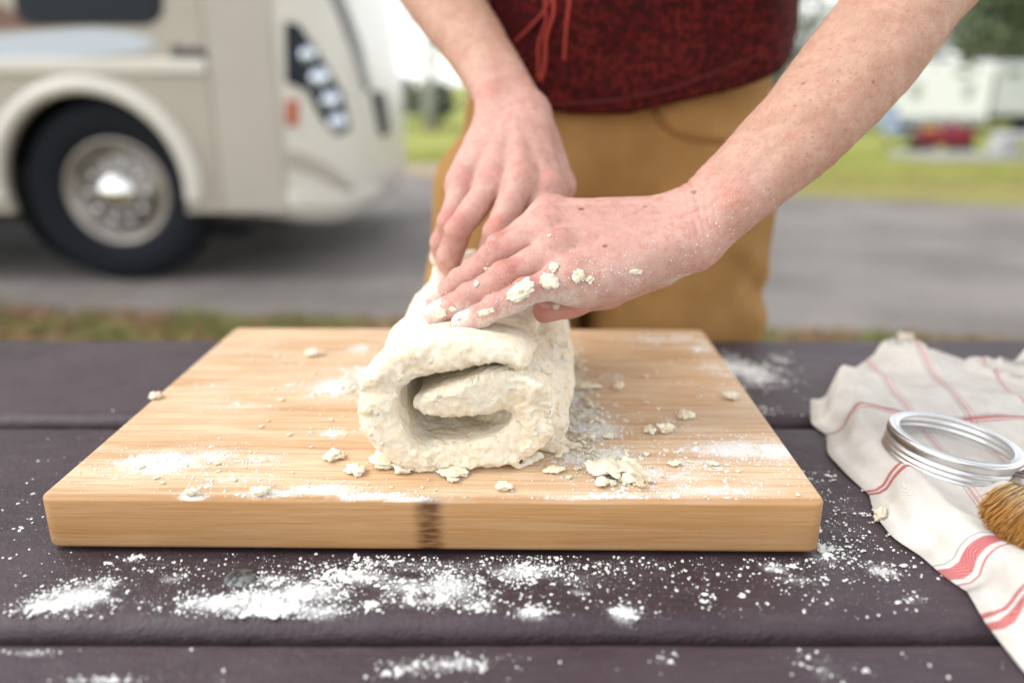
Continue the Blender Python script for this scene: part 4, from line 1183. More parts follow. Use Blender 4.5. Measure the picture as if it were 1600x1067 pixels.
# loose grains and pellets of flour
def grains(pat, z, n, keep, seed, smin_=.00035, smax_=.0013, power=2.6):
    r = np.random.default_rng(seed)
    wts = np.array([p[2] * p[3] * p[4] ** 1.6 for p in pat]); wts /= wts.sum()
    k = r.choice(len(pat), n, p=wts); pa = np.array(pat)[k]
    c = np.stack([pa[:, 0] + r.normal(0, 1.0, n) * pa[:, 2], pa[:, 1] + r.normal(0, 1.0, n) * pa[:, 3], np.full(n, z)], 1)
    c = c[keep(c)]
    nz = vnoise(c * [1, 1, 0], 120, 4) + .5 * vnoise(c * [1, 1, 0], 300, 2)
    c = c[nz > r.uniform(-.9, .55, len(c))]
    s = smin_ + (smax_ - smin_) * r.random(len(c)) ** power * 1.0
    v0, f0 = ico(1); n = len(c)
    sc = s[:, None] * r.uniform(.7, 1.3, (n, 3)); sc[:, 2] *= .75
    th = r.uniform(0, 6.28, n); co, si = np.cos(th), np.sin(th)
    v = v0[None] * sc[:, None, :]
    v = v * (1 + .25 * r.standard_normal((n, len(v0), 1)).clip(-1, 1))
    vx = v[..., 0] * co[:, None] - v[..., 1] * si[:, None]; vy = v[..., 0] * si[:, None] + v[..., 1] * co[:, None]
    v = np.stack([vx, vy, v[..., 2]], -1) + c[:, None, :]; v[..., 2] += (sc[:, 2] * .6)[:, None]
    f = f0[None] + (np.arange(n) * len(v0))[:, None, None]
    return v.reshape(-1, 3), f.reshape(-1, 3)
def stuff_mesh(name, quad, tri, label):
    v = np.concatenate([quad[0], tri[0]])
    q = quad[1]; t = np.concatenate([q[:, [0, 1, 2]], q[:, [0, 2, 3]], tri[1] + len(quad[0])])
    o = link(name, npmesh(name, v, t), fm.m)
    return tag(o, label, 'flour', kind='stuff')
stuff_mesh('flour_on_board', (v1, f1), grains(PB, BT, 36000, on_board, 5, .00014, .0008, 6), 'white flour dusted and clumped over the bamboo board')
stuff_mesh('flour_on_table', (v2, f2), grains(PT + [(0, .40, .45, .05, .03), (.28, .42, .16, .12, .04), (-.3, .6, .2, .1, .004)], TT + .0004, 60000, lambda p: on_plank(p) & ~on_board(p, -.001), 6, .00013, .0011, 9), 'white flour spilled over the dark picnic table planks')

# dough stuck on the front hand
def stuck(px, py, w, h_, th, seed, ang, lab):
    hit, nn = cast(bvF, px, py)
    if hit is None: return
    if nn.dot(Vector(ray(px, py))) > 0: nn = -nn
    zc = (np.array(hit) - CP) @ CF
    me = lump_mesh('dough_fleck', w * .78 / 2 / FPX * zc, h_ * .78 / 2 / FPX * zc, th * .55, seed, 4, .45)
    o = link('dough_fleck', me, cb.m)
    Zv = nn.normalized(); Xv = (Vector((1, 0, 0)) - Zv * Zv.x).normalized(); Yv = Zv.cross(Xv)
    Rm = Matrix((Xv, Yv, Zv)).transposed().to_4x4() @ Matrix.Rotation(ang, 4, 'Z')
    o.matrix_world = Matrix.Translation(hit - Zv * .0006) @ Rm
    tag(o, lab, 'dough scrap', 'dough stuck to the front hand')
stuck(814, 456, 58, 34, .0028, 51, .55, 'largest pale dough flake stuck across the little finger of the front hand')
stuck(860, 440, 36, 28, .0024, 52, -.5, 'dough flake stuck at the little finger knuckle, right of the largest flake')
stuck(866, 419, 18, 18, .0024, 53, .2, 'small dough nub stuck above the knuckle flake on the front hand')
stuck(904, 430, 24, 26, .0022, 54, .3, 'dough crumb stuck on the outer edge of the front hand, mid palm')
stuck(922, 436, 16, 16, .0015, 55, .3, 'faint dough crumb stuck just right of the mid palm crumb')
stuck(994, 424, 24, 11, .0018, 56, .1, 'thin dough flake stuck near the heel of the front hand')
stuck(763, 420, 15, 12, .0014, 57, .3, 'small dough crumb stuck on a finger joint of the front hand')
stuck(745, 443, 13, 10, .0014, 58, .6, 'tiny dough crumb stuck halfway down the ring finger')
stuck(688, 487, 22, 20, .0015, 59, .8, 'soft dough smear on the tip of the ring finger')
stuck(708, 482, 15, 9, .0012, 60, .2, 'little dough smear just behind the ring fingertip')
stuck(716, 495, 12, 14, .0014, 61, .2, 'dough bit on the tip of the little finger')
stuck(755, 488, 46, 12, .0010, 62, .35, 'thin dough film along the side of the little finger')
stuck(858, 368, 8, 7, .001, 63, 0, 'very small dough speck on the knuckles of the front hand')
stuck(868, 478, 13, 13, .0012, 64, 0, 'dough speck on the thumb under the front hand')
# fine flour specks on the hand (stuff)
pts_, r_ = [], np.random.default_rng(33)
for cx, cy, sx, sy, n in ((920, 440, 60, 14, 160), (1010, 430, 60, 14, 200), (1085, 395, 34, 26, 170), (1130, 340, 30, 26, 90), (1180, 330, 40, 20, 60), (790, 470, 40, 14, 110), (880, 415, 30, 14, 90), (720, 480, 30, 14, 60)):
    for _ in range(n):
        hit, nn = cast(bvF, r_.normal(cx, sx), r_.normal(cy, sy))
        if hit is not None: pts_.append(np.array(hit))
c_ = np.array(pts_); v0, f0 = ico(1); s_ = .00012 + .0004 * r_.random(len(c_)) ** 3
v_ = (v0[None] * s_[:, None, None] * r_.uniform(.7, 1.3, (len(c_), 1, 3)) + c_[:, None, :]).reshape(-1, 3); f_ = (f0[None] + (np.arange(len(c_)) * 12)[:, None, None]).reshape(-1, 3)
tag(link('flour_on_hand', npmesh('flour_on_hand', v_, f_), fm.m), 'fine flour specks clinging to the edge of the front hand', 'flour', kind='stuff')
# flakes half loose on the dough surface (part of the roll)
pts_, f_all, v_all, cnt = [], [], [], 0
v0, f0 = ico(2); r_ = np.random.default_rng(44)
for _ in range(120):
    px, py = r_.uniform(550, 885), r_.uniform(430, 735)
    hit, nn = cast(bvD, px, py)
    if hit is None: continue
    if nn.z > .85 and r_.random() < .75: continue
    if nn.dot(Vector(ray(px, py))) > 0: nn = -nn
    s = .0005 + .0022 * r_.random() ** 4
    Zv = np.array(nn) + r_.normal(0, .22, 3); Zv /= np.linalg.norm(Zv); Xv = np.cross(Zv, r_.normal(0, 1, 3)); Xv /= np.linalg.norm(Xv); Yv = np.cross(Zv, Xv)
    w = v0 * (1 + .5 * vnoise(v0, 1.7, float(r_.uniform(0, 40))))[:, None] * [s, s * r_.uniform(.5, 1), s * .3]
    v_all.append(w @ np.array([Xv, Yv, Zv]) + np.array(hit)); f_all.append(f0 + cnt); cnt += len(v0)
o = link('surface_flake', npmesh('surface_flake', np.concatenate(v_all), np.concatenate(f_all)), dg.m, dough); o.location = (-DX, -(DY + LEN / 2), -BT); o['kind'] = 'stuff'

# shaggy shreds: hanging on the roll's flanks (part of it) and heaped along its right side
def shreds(n, spots_, smin_, smax_, seed, flat=.3):
    r = np.random.default_rng(seed); v0, f0 = ico(2); V1, F1_, c_ = [], [], 0
    for k in range(n):
        p, up = spots_(r)
        if p is None: continue
        s = smin_ + (smax_ - smin_) * r.random() ** 3
        Zv = np.array(up) + r.normal(0, .35, 3); Zv /= np.linalg.norm(Zv); Xv = np.cross(Zv, r.normal(0, 1, 3)); Xv /= np.linalg.norm(Xv); Yv = np.cross(Zv, Xv)
        w = v0 * (1 + .55 * vnoise(v0, 1.9, float(r.uniform(0, 40))) + .25 * vnoise(v0, 5, float(r.uniform(0, 40))))[:, None]
        w[:, 2] += .8 * w[:, 0] ** 2 - .3
        w = w * [s, s * r.uniform(.4, .9), s * flat]
        V1.append(w @ np.array([Xv, Yv, Zv]) + p); F1_.append(f0 + c_); c_ += len(v0)
    return np.concatenate(V1), np.concatenate(F1_)
def flank(r):
    if r.random() < .6: px, py = r.uniform(835, 890), r.uniform(500, 700)
    elif r.random() < .5: px, py = r.uniform(548, 600), r.uniform(540, 720)
    else: px, py = r.uniform(570, 860), r.uniform(690, 735)
    hit, nn = cast(bvD, px, py)
    if hit is None: return None, None
    if nn.dot(Vector(ray(px, py))) > 0: nn = -nn
    return np.array(hit), np.array(nn)
vq, fq_ = shreds(130, flank, .0008, .0036, 91, .3)
o = link('torn_flake', npmesh('torn_flake', vq, fq_), dg.m, dough); o.location = (-DX, -(DY + LEN / 2), -BT); o['kind'] = 'stuff'
def heap(r):
    cx, cy, sx, sy = ((905, 650, 22, 16), (890, 620, 16, 16), (880, 690, 26, 10), (925, 712, 34, 7), (556, 600, 14, 10), (900, 580, 10, 12), (955, 735, 30, 8))[int(r.integers(7))]
    c = G(r.normal(cx, sx), r.normal(cy, sy), BT)
    return np.array([c[0], c[1], BT + abs(r.normal(0, .0016))]), (0, 0, 1)
vq, fq_ = shreds(430, heap, .0009, .0036, 92, .45)
tag(link('dough_shreds', npmesh('dough_shreds', vq, fq_), cb.m), 'heap of floury dough shreds strewn along both sides of the roll', 'dough shreds', kind='stuff')

# ------------------------------------------------------------------ kitchen towel
def arc(pts):
    pts = np.array(pts); s = np.concatenate([[0], np.cumsum(np.linalg.norm(np.diff(pts, axis=0), axis=1))]); return pts, s
Lp = [G(x, y, TT)[:2] for x, y in ((1290,628),(1292,665),(1318,682),(1320,712),(1352,745),(1388,776),(1398,808),(1424,840),(1466,866),(1506,900),(1546,925),(1580,980),(1640,1052),(1720,1120))]
Fp = [G(x, y, TT)[:2] for x, y in ((1290,628),(1318,612),(1352,592),(1400,574),(1445,572),(1490,592),(1545,612),(1600,602),(1680,596),(1800,600),(2050,600))]
Lp, Ls = arc(Lp); Fp, Fs = arc(Fp)
nu, nv = 210, 190
su = np.concatenate([[-3, -2, -1], np.linspace(0, Fs[-1], nu)]); svv = np.concatenate([[-3, -2, -1], np.linspace(0, Ls[-1], nv)])
def smooth_curve(p, s, q):
    x = np.interp(q, s, p[:, 0]); y = np.interp(q, s, p[:, 1])
    for _ in range(6):
        x[1:-1] = (x[:-2] + 2 * x[1:-1] + x[2:]) / 4; y[1:-1] = (y[:-2] + 2 * y[1:-1] + y[2:]) / 4
    return np.stack([x, y], 1)
lu, lv = np.maximum(su, 0), np.maximum(svv, 0)
Lc, Fc = smooth_curve(Lp, Ls, lv), smooth_curve(Fp, Fs, lu)
U, Vv = np.meshgrid(lu, lv, indexing='ij')
XY = Lc[None, :, :] + Fc[:, None, :] - Lp[0]
RR = 0.0125
tanL = np.gradient(Lc, axis=0); tanL /= np.linalg.norm(tanL, axis=1)[:, None] + 1e-9
tanL[:3] = tanL[4]
nL = np.stack([tanL[:, 1], -tanL[:, 0]], 1)               # to the left of the towel
if nL[50, 0] > 0: nL = -nL
ang_u = np.interp(np.arange(len(su)), [0, 3, 9], [-90, 0, 90]); ang_u = np.where(np.arange(len(su)) > 9, 90, ang_u)
# edges: bulge outward, tuck under
def prof(a): return np.cos(np.radians(a)), (1 + np.sin(np.radians(a))) / 2
idx_u = np.arange(len(su)); iu = np.interp(idx_u, [0, 1, 2, 3], [-90, -60, -30, 0]); du = lu
au = np.where(idx_u <= 3, iu, np.clip(du / RR * 57.3, 0, 90)); av = np.where(np.arange(len(svv)) <= 3, np.interp(np.arange(len(svv)), [0, 1, 2, 3], [-90, -60, -30, 0]), np.clip(lv / RR * 57.3, 0, 90))
hu, hv = (1 + np.sin(np.radians(au))) / 2, (1 + np.sin(np.radians(av))) / 2
ou = np.where(idx_u < 3, np.cos(np.radians(au)) - 1, 0) * RR; ov = np.where(np.arange(len(svv)) < 3, np.cos(np.radians(av)) - 1, 0) * RR
XY = XY - nL[None, :, :] * ou[:, None, None] * -1 * -1 + np.array([0, 1.0]) * ov[None, :, None]
p3 = np.dstack([XY, np.zeros(XY.shape[:2])])
q = p3 + 0.02 * vnoise(p3, 12)[..., None]
n1 = vnoise(q, 16, 2); n2 = vnoise(q, 38, 7)
rot = np.stack([q[..., 0] * .8 + q[..., 1] * .6, (q[..., 1] * .8 - q[..., 0] * .6) * .35, 0 * n1], -1)
rid = (1 - np.abs(vnoise(rot, 34, 12))) ** 5
H = 0.0045 * n1 + 0.0026 * n2 + 0.015 * rid * np.clip(0.5 + vnoise(p3, 9, 3), 0, 1)
# explicit folds: hump at the far left, ridge from the far edge, a valley under the ring
def bump_at(px, py, rx, ry, a):
    c = G(px, py, TT + .01); return a * np.exp(-(((XY[..., 0] - c[0]) / rx) ** 2 + ((XY[..., 1] - c[1]) / ry) ** 2))
H = H + bump_at(1430, 590, .030, .022, .012) + bump_at(1320, 625, .012, .02, .006) + bump_at(1600, 600, .03, .03, .010) + bump_at(1440, 800, .012, .04, .006) + bump_at(1570, 930, .02, .03, .010)
rc = G(1494, 700, TT + .014); wring = np.exp(-(((XY[..., 0] - rc[0]) / .052) ** 2 + ((XY[..., 1] - rc[1]) / .05) ** 2) ** 2)
H = H * (1 - wring) + wring * (-.0045 + (XY[..., 0] - rc[0]) * -0.12)
inner = np.minimum(hu[:, None], hv[None, :])
Zt = TT + .0012 + 2 * RR * hu[:, None] * hv[None, :] * 0.86 + H * np.clip(np.minimum(du[:, None] / .02, 1) * np.minimum(lv[None, :] / .02, 1), 0, 1)
Zt = np.maximum(Zt, TT + .0012)
NU, NV = len(su), len(svv)
v_ = np.dstack([XY, Zt]).reshape(-1, 3); idx = np.arange(NU * NV).reshape(NU, NV)
f_ = np.stack([idx[:-1, :-1], idx[:-1, 1:], idx[1:, 1:], idx[1:, :-1]], -1).reshape(-1, 4)
me = npmesh('towel', v_, f_)
uw = U + np.minimum(idx_u - 3, 0)[:, None] * .0045; vw = Vv + np.minimum(np.arange(NV) - 3, 0)[None, :] * .0045
ta, tb2 = G(1355, 600, TT)[:2], G(1520, 800, TT)[:2]
dv = (tb2 - ta) / np.linalg.norm(tb2 - ta); du_ = np.array([-dv[1], dv[0]])
if du_[0] < 0: du_ = -du_
org = G(1290, 628, TT)[:2]
# cloth coordinates follow the weave; cloth that rises or dives uses up more of its length
gu = np.gradient(Zt, axis=0); gv = np.gradient(Zt, axis=1)
XYs = XY + nL[None, :, :] * (-1) * np.minimum(Zt - TT - 2 * RR * .86, 0)[..., None] * -0.9
tuv = (XYs - org) @ np.stack([du_, dv], 1) + 0.0022 * np.dstack([vnoise(p3, 14, 5), vnoise(p3, 14, 8)]) + 0.22 * np.dstack([H, H])
attr(me, 'tu', tuv[..., 0].ravel()); attr(me, 'tv', tuv[..., 1].ravel())
if me.polygons[len(me.polygons) // 2].normal.z < 0: me.flip_normals()
def s_at(px, py): return float((G(px, py, TT + .014)[:2] - org) @ dv)
def u_at(px, py): return float((G(px, py, TT + .014)[:2] - org) @ du_)
tw = M('linen', rough=0.92, spec=0.15)
tu, tv = tw.attr('tu'), tw.attr('tv')
def band(coord, c_, w, soft=.0004):
    d = tw.math('ABSOLUTE', tw.math('SUBTRACT', coord, c_)); return tw.ramp(d, w - soft, w + soft, 1, 0)
def union(l):
    o = l[0]
    for x in l[1:]: o = tw.math('MAXIMUM', o, x)
    return o
vA = s_at(1330, 658); vBs = s_at(1420, 742); vCs = s_at(1470, 850); vD = s_at(1590, 940); uA = u_at(1400, 640); uB = u_at(1445, 600); uC = u_at(1560, 600)
red_v = union([band(tv, vA, .0015), band(tv, vA + .004, .0006), band(tv, vBs, .0018), band(tv, vBs + .0080, .0026), band(tv, vCs + .006, .0036), band(tv, vCs + .0135, .0006), band(tv, vD, .0014), band(tv, vD + .006, .0022)])
red_u = union([band(tu, uA, .0013), band(tu, uA + .0035, .0005), band(tu, uB, .0013), band(tu, uB + .0035, .0005), band(tu, uB + .052, .0014), band(tu, uB + .11, .0014), band(tu, uB + .117, .0028), band(tu, uA - .05, .0013)])
dark = union([band(tv, vA - .0028, .0004), band(tu, uA - .003, .00035), band(tu, uB - .003, .0004), band(tv, vCs - .001, .0004)])
warp = tw.math('SINE', tw.math('MULTIPLY', tu, 2 * PI / .00095)); weft = tw.math('SINE', tw.math('MULTIPLY', tv, 2 * PI / .00095))
weave = tw.math('MULTIPLY', warp, weft)
slub = tw.noise(60, 4, 0.6)
c = tw.mix(tw.ramp(slub, 0.35, 0.65), (0.70, 0.66, 0.60), (0.77, 0.74, 0.69))
thread = tw.ramp(weave, -0.6, 0.6, 0.62, 0.98)
c = tw.mix(tw.math('MULTIPLY', red_u, tw.math('MULTIPLY', thread, 0.6)), c, (0.58, 0.12, 0.14))
c = tw.mix(tw.math('MULTIPLY', red_v, thread), c, (0.50, 0.055, 0.065))
c = tw.mix(tw.math('MULTIPLY', dark, 0.55), c, (0.06, 0.05, 0.09))
tw.color(c); tw.bump(weave, 0.00022).bump(tw.noise(220, 3), 0.0005)
towel = link('towel', me, tw.m)
sm = towel.modifiers.new('cloth_thickness', 'SOLIDIFY'); sm.thickness = 0.0009; sm.offset = -1
tag(towel, 'crumpled cream linen towel with red stripes lying right of the board', 'towel')
bvW = BVHTree.FromPolygons([tuple(x) for x in v_], [tuple(int(i) for i in x) for x in f_])

# ------------------------------------------------------------------ jar ring
jr = empty('jar_ring', label='open silver canning jar ring resting tilted on the striped towel', cat='jar lid ring')
R0 = 0.0430; n = 240
prof_ = [(R0 - .0075, .0158), (R0 - .0070, .0165), (R0 - .0020, .0168), (R0 - .0008, .0163), (R0 - .0002, .0152), (R0, .0142), (R0, .0112), (R0 - .0006, .0104), (R0 - .0014, .0100), (R0 - .0014, .0090),
         (R0 - .0002, .0082), (R0 + .0002, .0074), (R0 - .0004, .0064), (R0 - .0013, .0058), (R0 - .0012, .0050), (R0, .0042), (R0 + .0003, .0034), (R0 - .0005, .0026), (R0 - .0006, .0018), (R0 + .0007, .0013), (R0 + .0009, .0006), (R0 + .0003, .0),
         (R0 - .0006, .0004), (R0 - .0014, .0018), (R0 - .0014, .0028), (R0 - .0010, .0036), (R0 - .0020, .0050), (R0 - .0021, .0060), (R0 - .0012, .0072), (R0 - .0012, .0080), (R0 - .0022, .0092), (R0 - .0020, .0104), (R0 - .0012, .0120), (R0 - .0014, .0145), (R0 - .0026, .0157), (R0 - .0066, .0155)]
bm = bmesh.new(); rings_ = lathe(bm, prof_, n, closed=True)
for ri in (5, 6):
    for k in range(n):
        v = rings_[ri][k]; rr_ = math.hypot(v.co.x, v.co.y)
        if k % 2: v.co.x *= (rr_ - .0005) / rr_; v.co.y *= (rr_ - .0005) / rr_
bmesh.ops.recalc_face_normals(bm, faces=bm.faces)
mt_ = M('tinplate', (0.74, 0.745, 0.75), 0.36, 1.0)
mt_.rough(mt_.ramp(mt_.noise(90, 4), 0.3, 0.7, 0.3, 0.42))
ring = bm_link('ring_band', bm, mt_.m, jr, True)
ctr = P(1493, 682, .547) 
jr.rotation_euler = (math.radians(1), math.radians(7), 0)
jr.location = Vector(ctr) - Matrix.Rotation(math.radians(7), 3, 'Y') @ Vector((0, 0, .0165))

# ------------------------------------------------------------------ pastry brush
br = empty('pastry_brush', label='flat pastry brush with golden brown bristles lying at the towel\'s right side', cat='brush')
zb = TT + .030
T0, T1 = P(1520, 800, .466), P(1640, 880, .418)
Q0, Q1 = P(1576, 756, .474), P(1690, 812, .434)
br.location = (float(Q1[0]), float(Q1[1]), TT)
inv = -Vector(br.location)
r_ = np.random.default_rng(9); nb = 4200
a = r_.random(nb); th = r_.normal(0, .3, nb).clip(-1, 1)
up_ = np.cross(Q1 - Q0, T0 - Q0); up_ /= np.linalg.norm(up_)
if up_[2] < 0: up_ = -up_
root = Q0 + (Q1 - Q0) * (0.04 + .92 * a)[:, None] + up_ * (th * .005)[:, None]
ln = r_.uniform(.86, 1.08, nb)
edge_round = 1 - .25 * np.abs(2 * a - 1) ** 3
tip = Q0 + (Q1 - Q0) * a[:, None] + ((T0 - Q0) + ((T1 - Q1) - (T0 - Q0)) * a[:, None]) * (ln * edge_round)[:, None] + up_ * (th * .009)[:, None] + r_.normal(0, .0011, (nb, 3))
tip = np.where(ln[:, None] > 1.0, tip - up_ * .001, tip)
mid = (root + tip) / 2 + up_ * .0012 + r_.normal(0, .0006, (nb, 3))
vs, fs = [], []
side_ = (Q1 - Q0) / np.linalg.norm(Q1 - Q0)
rb = .00026
for k, (pnt, rad_) in enumerate(((root, rb), (mid, rb), (tip, rb * .6))):
    for c3 in range(3):
        an = c3 * 2.094; vs.append(pnt + (side_ * math.cos(an) + up_ * math.sin(an)) * rad_)
vs = np.stack(vs, 1)                                       # nb, 9, 3
fq = []
for s in (0, 1):
    for c3 in range(3): fq.append([s * 3 + c3, s * 3 + (c3 + 1) % 3, (s + 1) * 3 + (c3 + 1) % 3, (s + 1) * 3 + c3])
fq = np.array(fq)[None] + (np.arange(nb) * 9)[:, None, None]
me = npmesh('bristles', vs.reshape(-1, 3) + np.array(inv), fq.reshape(-1, 4))
along = np.tile(np.repeat([0, .5, 1.0], 3), nb); attr(me, 'along', along); attr(me, 'tone', np.repeat(r_.random(nb), 9))
bs = M('bristle', rough=0.4, spec=0.5)
c = bs.mix(bs.ramp(bs.attr('along'), 0.15, 0.8), (0.60, 0.43, 0.22), (0.50, 0.23, 0.05))
c = bs.mix(bs.ramp(bs.attr('tone'), 0.72, 0.9, 0, .8), c, (0.07, 0.03, 0.012)); c = bs.mix(bs.ramp(bs.attr('tone'), 0.3, 0.05, 0, .6) if False else bs.ramp(bs.attr('tone'), 0.0, 0.25, .6, 0), c, (0.62, 0.45, 0.24))
bs.color(c)
o = link('bristles', me, bs.m, br); o['kind'] = 'stuff'
# ferrule and handle run away to the right
ax = ((Q0 - T0) + (Q1 - T1)); ax /= np.linalg.norm(ax)
def slab(p0, p1, d0, d1, th0, th1, w_in0=0, w_in1=0, n=10):
    bm = bmesh.new(); ringv = []
    w = p1 - p0
    for d_, th_, wi in ((d0, th0, w_in0), (d1, th1, w_in1)):
        a0, a1 = p0 + w * wi + ax * d_, p1 - w * wi + ax * d_
        cc_ = (a0 + a1) / 2; hw = np.linalg.norm(a1 - a0) / 2; s_ = (a1 - a0) / (2 * hw)
        ringv.append([bm.verts.new(Vector(cc_ + s_ * hw * np.sign(math.cos(t)) * abs(math.cos(t)) ** .35 + up_ * th_ * np.sign(math.sin(t)) * abs(math.sin(t)) ** .7)+ inv) for t in np.arange(28) * 2 * PI / 28])
    for k in range(28): bm.faces.new((ringv[0][k], ringv[0][(k + 1) % 28], ringv[1][(k + 1) % 28], ringv[1][k]))
    bm.faces.new(ringv[0][::-1]); bm.faces.new(ringv[1]); bmesh.ops.recalc_face_normals(bm, faces=bm.faces)
    return bm
bm_link('ferrule', slab(Q0, Q1, -.001, .024, .0072, .0066), M('ferrule_tin', (0.6, 0.6, 0.6), 0.25, 1.0).m, br, True)
for d_ in (.003, .006, .019):
    bm_link('ferrule_ridge', slab(Q0 - side_ * .0004, Q1 + side_ * .0004, d_, d_ + .0012, .0078, .0078), M('ferrule_dark', (0.2, 0.2, 0.21), 0.3, 1.0).m, br, True)
bm_link('handle', slab(Q0, Q1, .0242, .16, .0064, .006, .04, .33), mottled('brush_wood', (0.5, 0.3, 0.14), (0.6, 0.38, 0.2), 40, 0.45), br, True)

# ------------------------------------------------------------------ motorhome
RY = 4.10                                  # near side wall
rv = empty('motorhome', (-3.2, RY + 1.25, 0), label='beige motorhome parked on the road with chrome front wheel', cat='motorhome')
rvo = -Vector(rv.location)
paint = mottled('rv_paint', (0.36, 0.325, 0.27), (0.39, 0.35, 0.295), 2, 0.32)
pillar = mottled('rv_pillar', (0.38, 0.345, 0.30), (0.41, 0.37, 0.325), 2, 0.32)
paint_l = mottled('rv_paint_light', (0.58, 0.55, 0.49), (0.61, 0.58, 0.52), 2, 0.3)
black = M('rv_black', (0.012, 0.013, 0.015), 0.7).m
def w2(px, py, y=RY): q = V(px, py, y); return float(q[0]), float(q[2])
xe, zbot = w2(352, 332); xc_, zw = w2(155, 318)
za = w2(155, 128)[1]; arch_r = za - 0.52
ZB = zbot
xfront = -0.80
def rv_part(name, bm, m, parent=None, smooth=False):
    o = bm_link(name, bm, m, parent or rv, smooth)
    if parent is None: o.location = rvo
    return o
# side wall panel with a wheel arch cut out, 5 cm thick
wall_x0 = -7.5
Rin = w2(155, 152)[1] - 0.48
cz = 0.50
def wall_with_arch(x0, x1, z0, z1, cx, cz, r, y, th):
    bm = bmesh.new(); out = [(x0, z0), (x0, z1), (x1, z1), (x1, z0), (cx + r, z0)]
    a0 = math.asin(max(-1, min(1, (z0 - cz) / r)))
    pts = [(cx + r * math.cos(a), cz + r * math.sin(a)) for a in np.linspace(a0, PI - a0, 40)]
    loop = [(x0, z0), (x0, z1), (x1, z1), (x1, z0)] + pts
    f = bm.faces.new([bm.verts.new((x, y, z)) for x, z in loop])
    r_ = bmesh.ops.extrude_face_region(bm, geom=[f]); bmesh.ops.translate(bm, verts=[v for v in r_['geom'] if isinstance(v, bmesh.types.BMVert)], vec=(0, th, 0))
    bmesh.ops.recalc_face_normals(bm, faces=bm.faces); bmesh.ops.triangulate(bm, faces=[f for f in bm.faces if len(f.verts) > 4])
    return bm
zbelt = w2(200, 115)[1]
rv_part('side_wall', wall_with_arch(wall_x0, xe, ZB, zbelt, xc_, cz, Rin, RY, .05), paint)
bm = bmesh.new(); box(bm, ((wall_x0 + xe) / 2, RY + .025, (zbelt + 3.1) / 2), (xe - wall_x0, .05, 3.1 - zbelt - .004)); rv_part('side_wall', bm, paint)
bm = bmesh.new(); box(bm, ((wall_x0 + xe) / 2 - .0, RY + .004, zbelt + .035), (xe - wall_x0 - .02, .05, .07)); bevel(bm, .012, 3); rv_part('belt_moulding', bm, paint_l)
# arch trim
bm = bmesh.new(); rings_ = []
Ro = Rin + .085
angs = np.linspace(-.12, PI + .12, 48)
for a in angs:
    pr = [(Rin, .02), (Rin, -.035), (Rin + .03, -.045), (Ro - .01, -.035), (Ro, .0)]
    rings_.append([bm.verts.new((xc_ + r * math.cos(a), RY + o_, max(ZB - .01, cz + r * math.sin(a)))) for r, o_ in pr])
for r0, r1 in zip(rings_, rings_[1:]):
    for k in range(4): bm.faces.new((r0[k], r1[k], r1[k + 1], r0[k + 1]))
bmesh.ops.recalc_face_normals(bm, faces=bm.faces); rv_part('wheel_arch_trim', bm, paint_l, smooth=True)
# wheel well liner (dark) and floor
bm = bmesh.new(); box(bm, ((wall_x0 + xfront) / 2 - .1, RY + 1.25, .44), (xfront - wall_x0 - .7, 2.2, .30)); rv_part('chassis', bm, black)  # chassis box set low and wide to block light under the motorhome
bm = bmesh.new(); tube(bm, [(xc_, RY + .06, cz + .02), (xc_, RY + .9, cz + .02)], Rin + .02, 40, caps=False); rv_part('wheel_well', bm, black)
bm = bmesh.new(); box(bm, (xc_, RY + .9, cz + .1), (Rin * 2, .04, 1.0)); rv_part('wheel_well_panel', bm, black)
# rear wall, roof, far wall
bm = bmesh.new(); box(bm, (wall_x0 + .02, RY + 1.25, 1.75), (.05, 2.4, 2.6)); box(bm, ((wall_x0 + xe) / 2, RY + 2.475, 1.78), (xe - wall_x0, .05, 2.64)); rv_part('shell_wall', bm, paint)
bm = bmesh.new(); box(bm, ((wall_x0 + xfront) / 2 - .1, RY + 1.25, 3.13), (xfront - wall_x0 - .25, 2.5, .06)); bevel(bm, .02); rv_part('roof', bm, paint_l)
# moulded front cap, lofted: side panel that swings round to the front
zs = [ZB - .02, ZB + .04, .55, .7, .85, 1.0, 1.15, 1.35, 1.6, 2.0, 2.5, 3.1]
xf = [-.89, -.805, -.785, -.78, -.785, -.795, -.81, -.83, -.87, -.92, -1.0, -1.15]
plan = []
bm = bmesh.new(); rings_ = []
def cap_ring(z, xf_, inset):
    out = [(xe, RY + .004 + inset), (xe + .14, RY - .004 + inset), (xe + .26, RY + .0 + inset)]
    x1 = xe + .26
    for t in np.linspace(.08, 1, 15):
        a = t * PI / 2
        out.append((x1 + (xf_ - x1) * math.sin(a) ** .9, RY + inset + 0.62 * (1 - math.cos(a)) ** 1.15))
    out.append((xf_ + .05, RY + 1.25)); 
    full = out + [(x, 2 * (RY + 1.25) - y) for x, y in reversed(out[:-1])]
    return full
for i_, (z, x_) in enumerate(zip(zs, xf)):
    ins = .05 if i_ == 0 else 0.0
    cr_ = cap_ring(z, x_, ins)
    rings_.append([bm.verts.new((x, y, z - (.075 if i_ < 2 else .03 if i_ == 2 else 0) * min(1, max(0, (x - xe - .2) / .35)))) for x, y in cr_])
for r0, r1 in zip(rings_, rings_[1:]):
    for k in range(len(r0) - 1): bm.faces.new((r0[k], r0[k + 1], r1[k + 1], r1[k]))
bm.faces.new(rings_[0][::-1])
bmesh.ops.recalc_face_normals(bm, faces=bm.faces)
capv = [tuple(v.co) for v in bm.verts]; bm.verts.index_update(); capf = [tuple(v.index for v in f.verts) for f in bm.faces]
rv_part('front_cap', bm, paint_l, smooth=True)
bvC = BVHTree.FromPolygons(capv, capf)
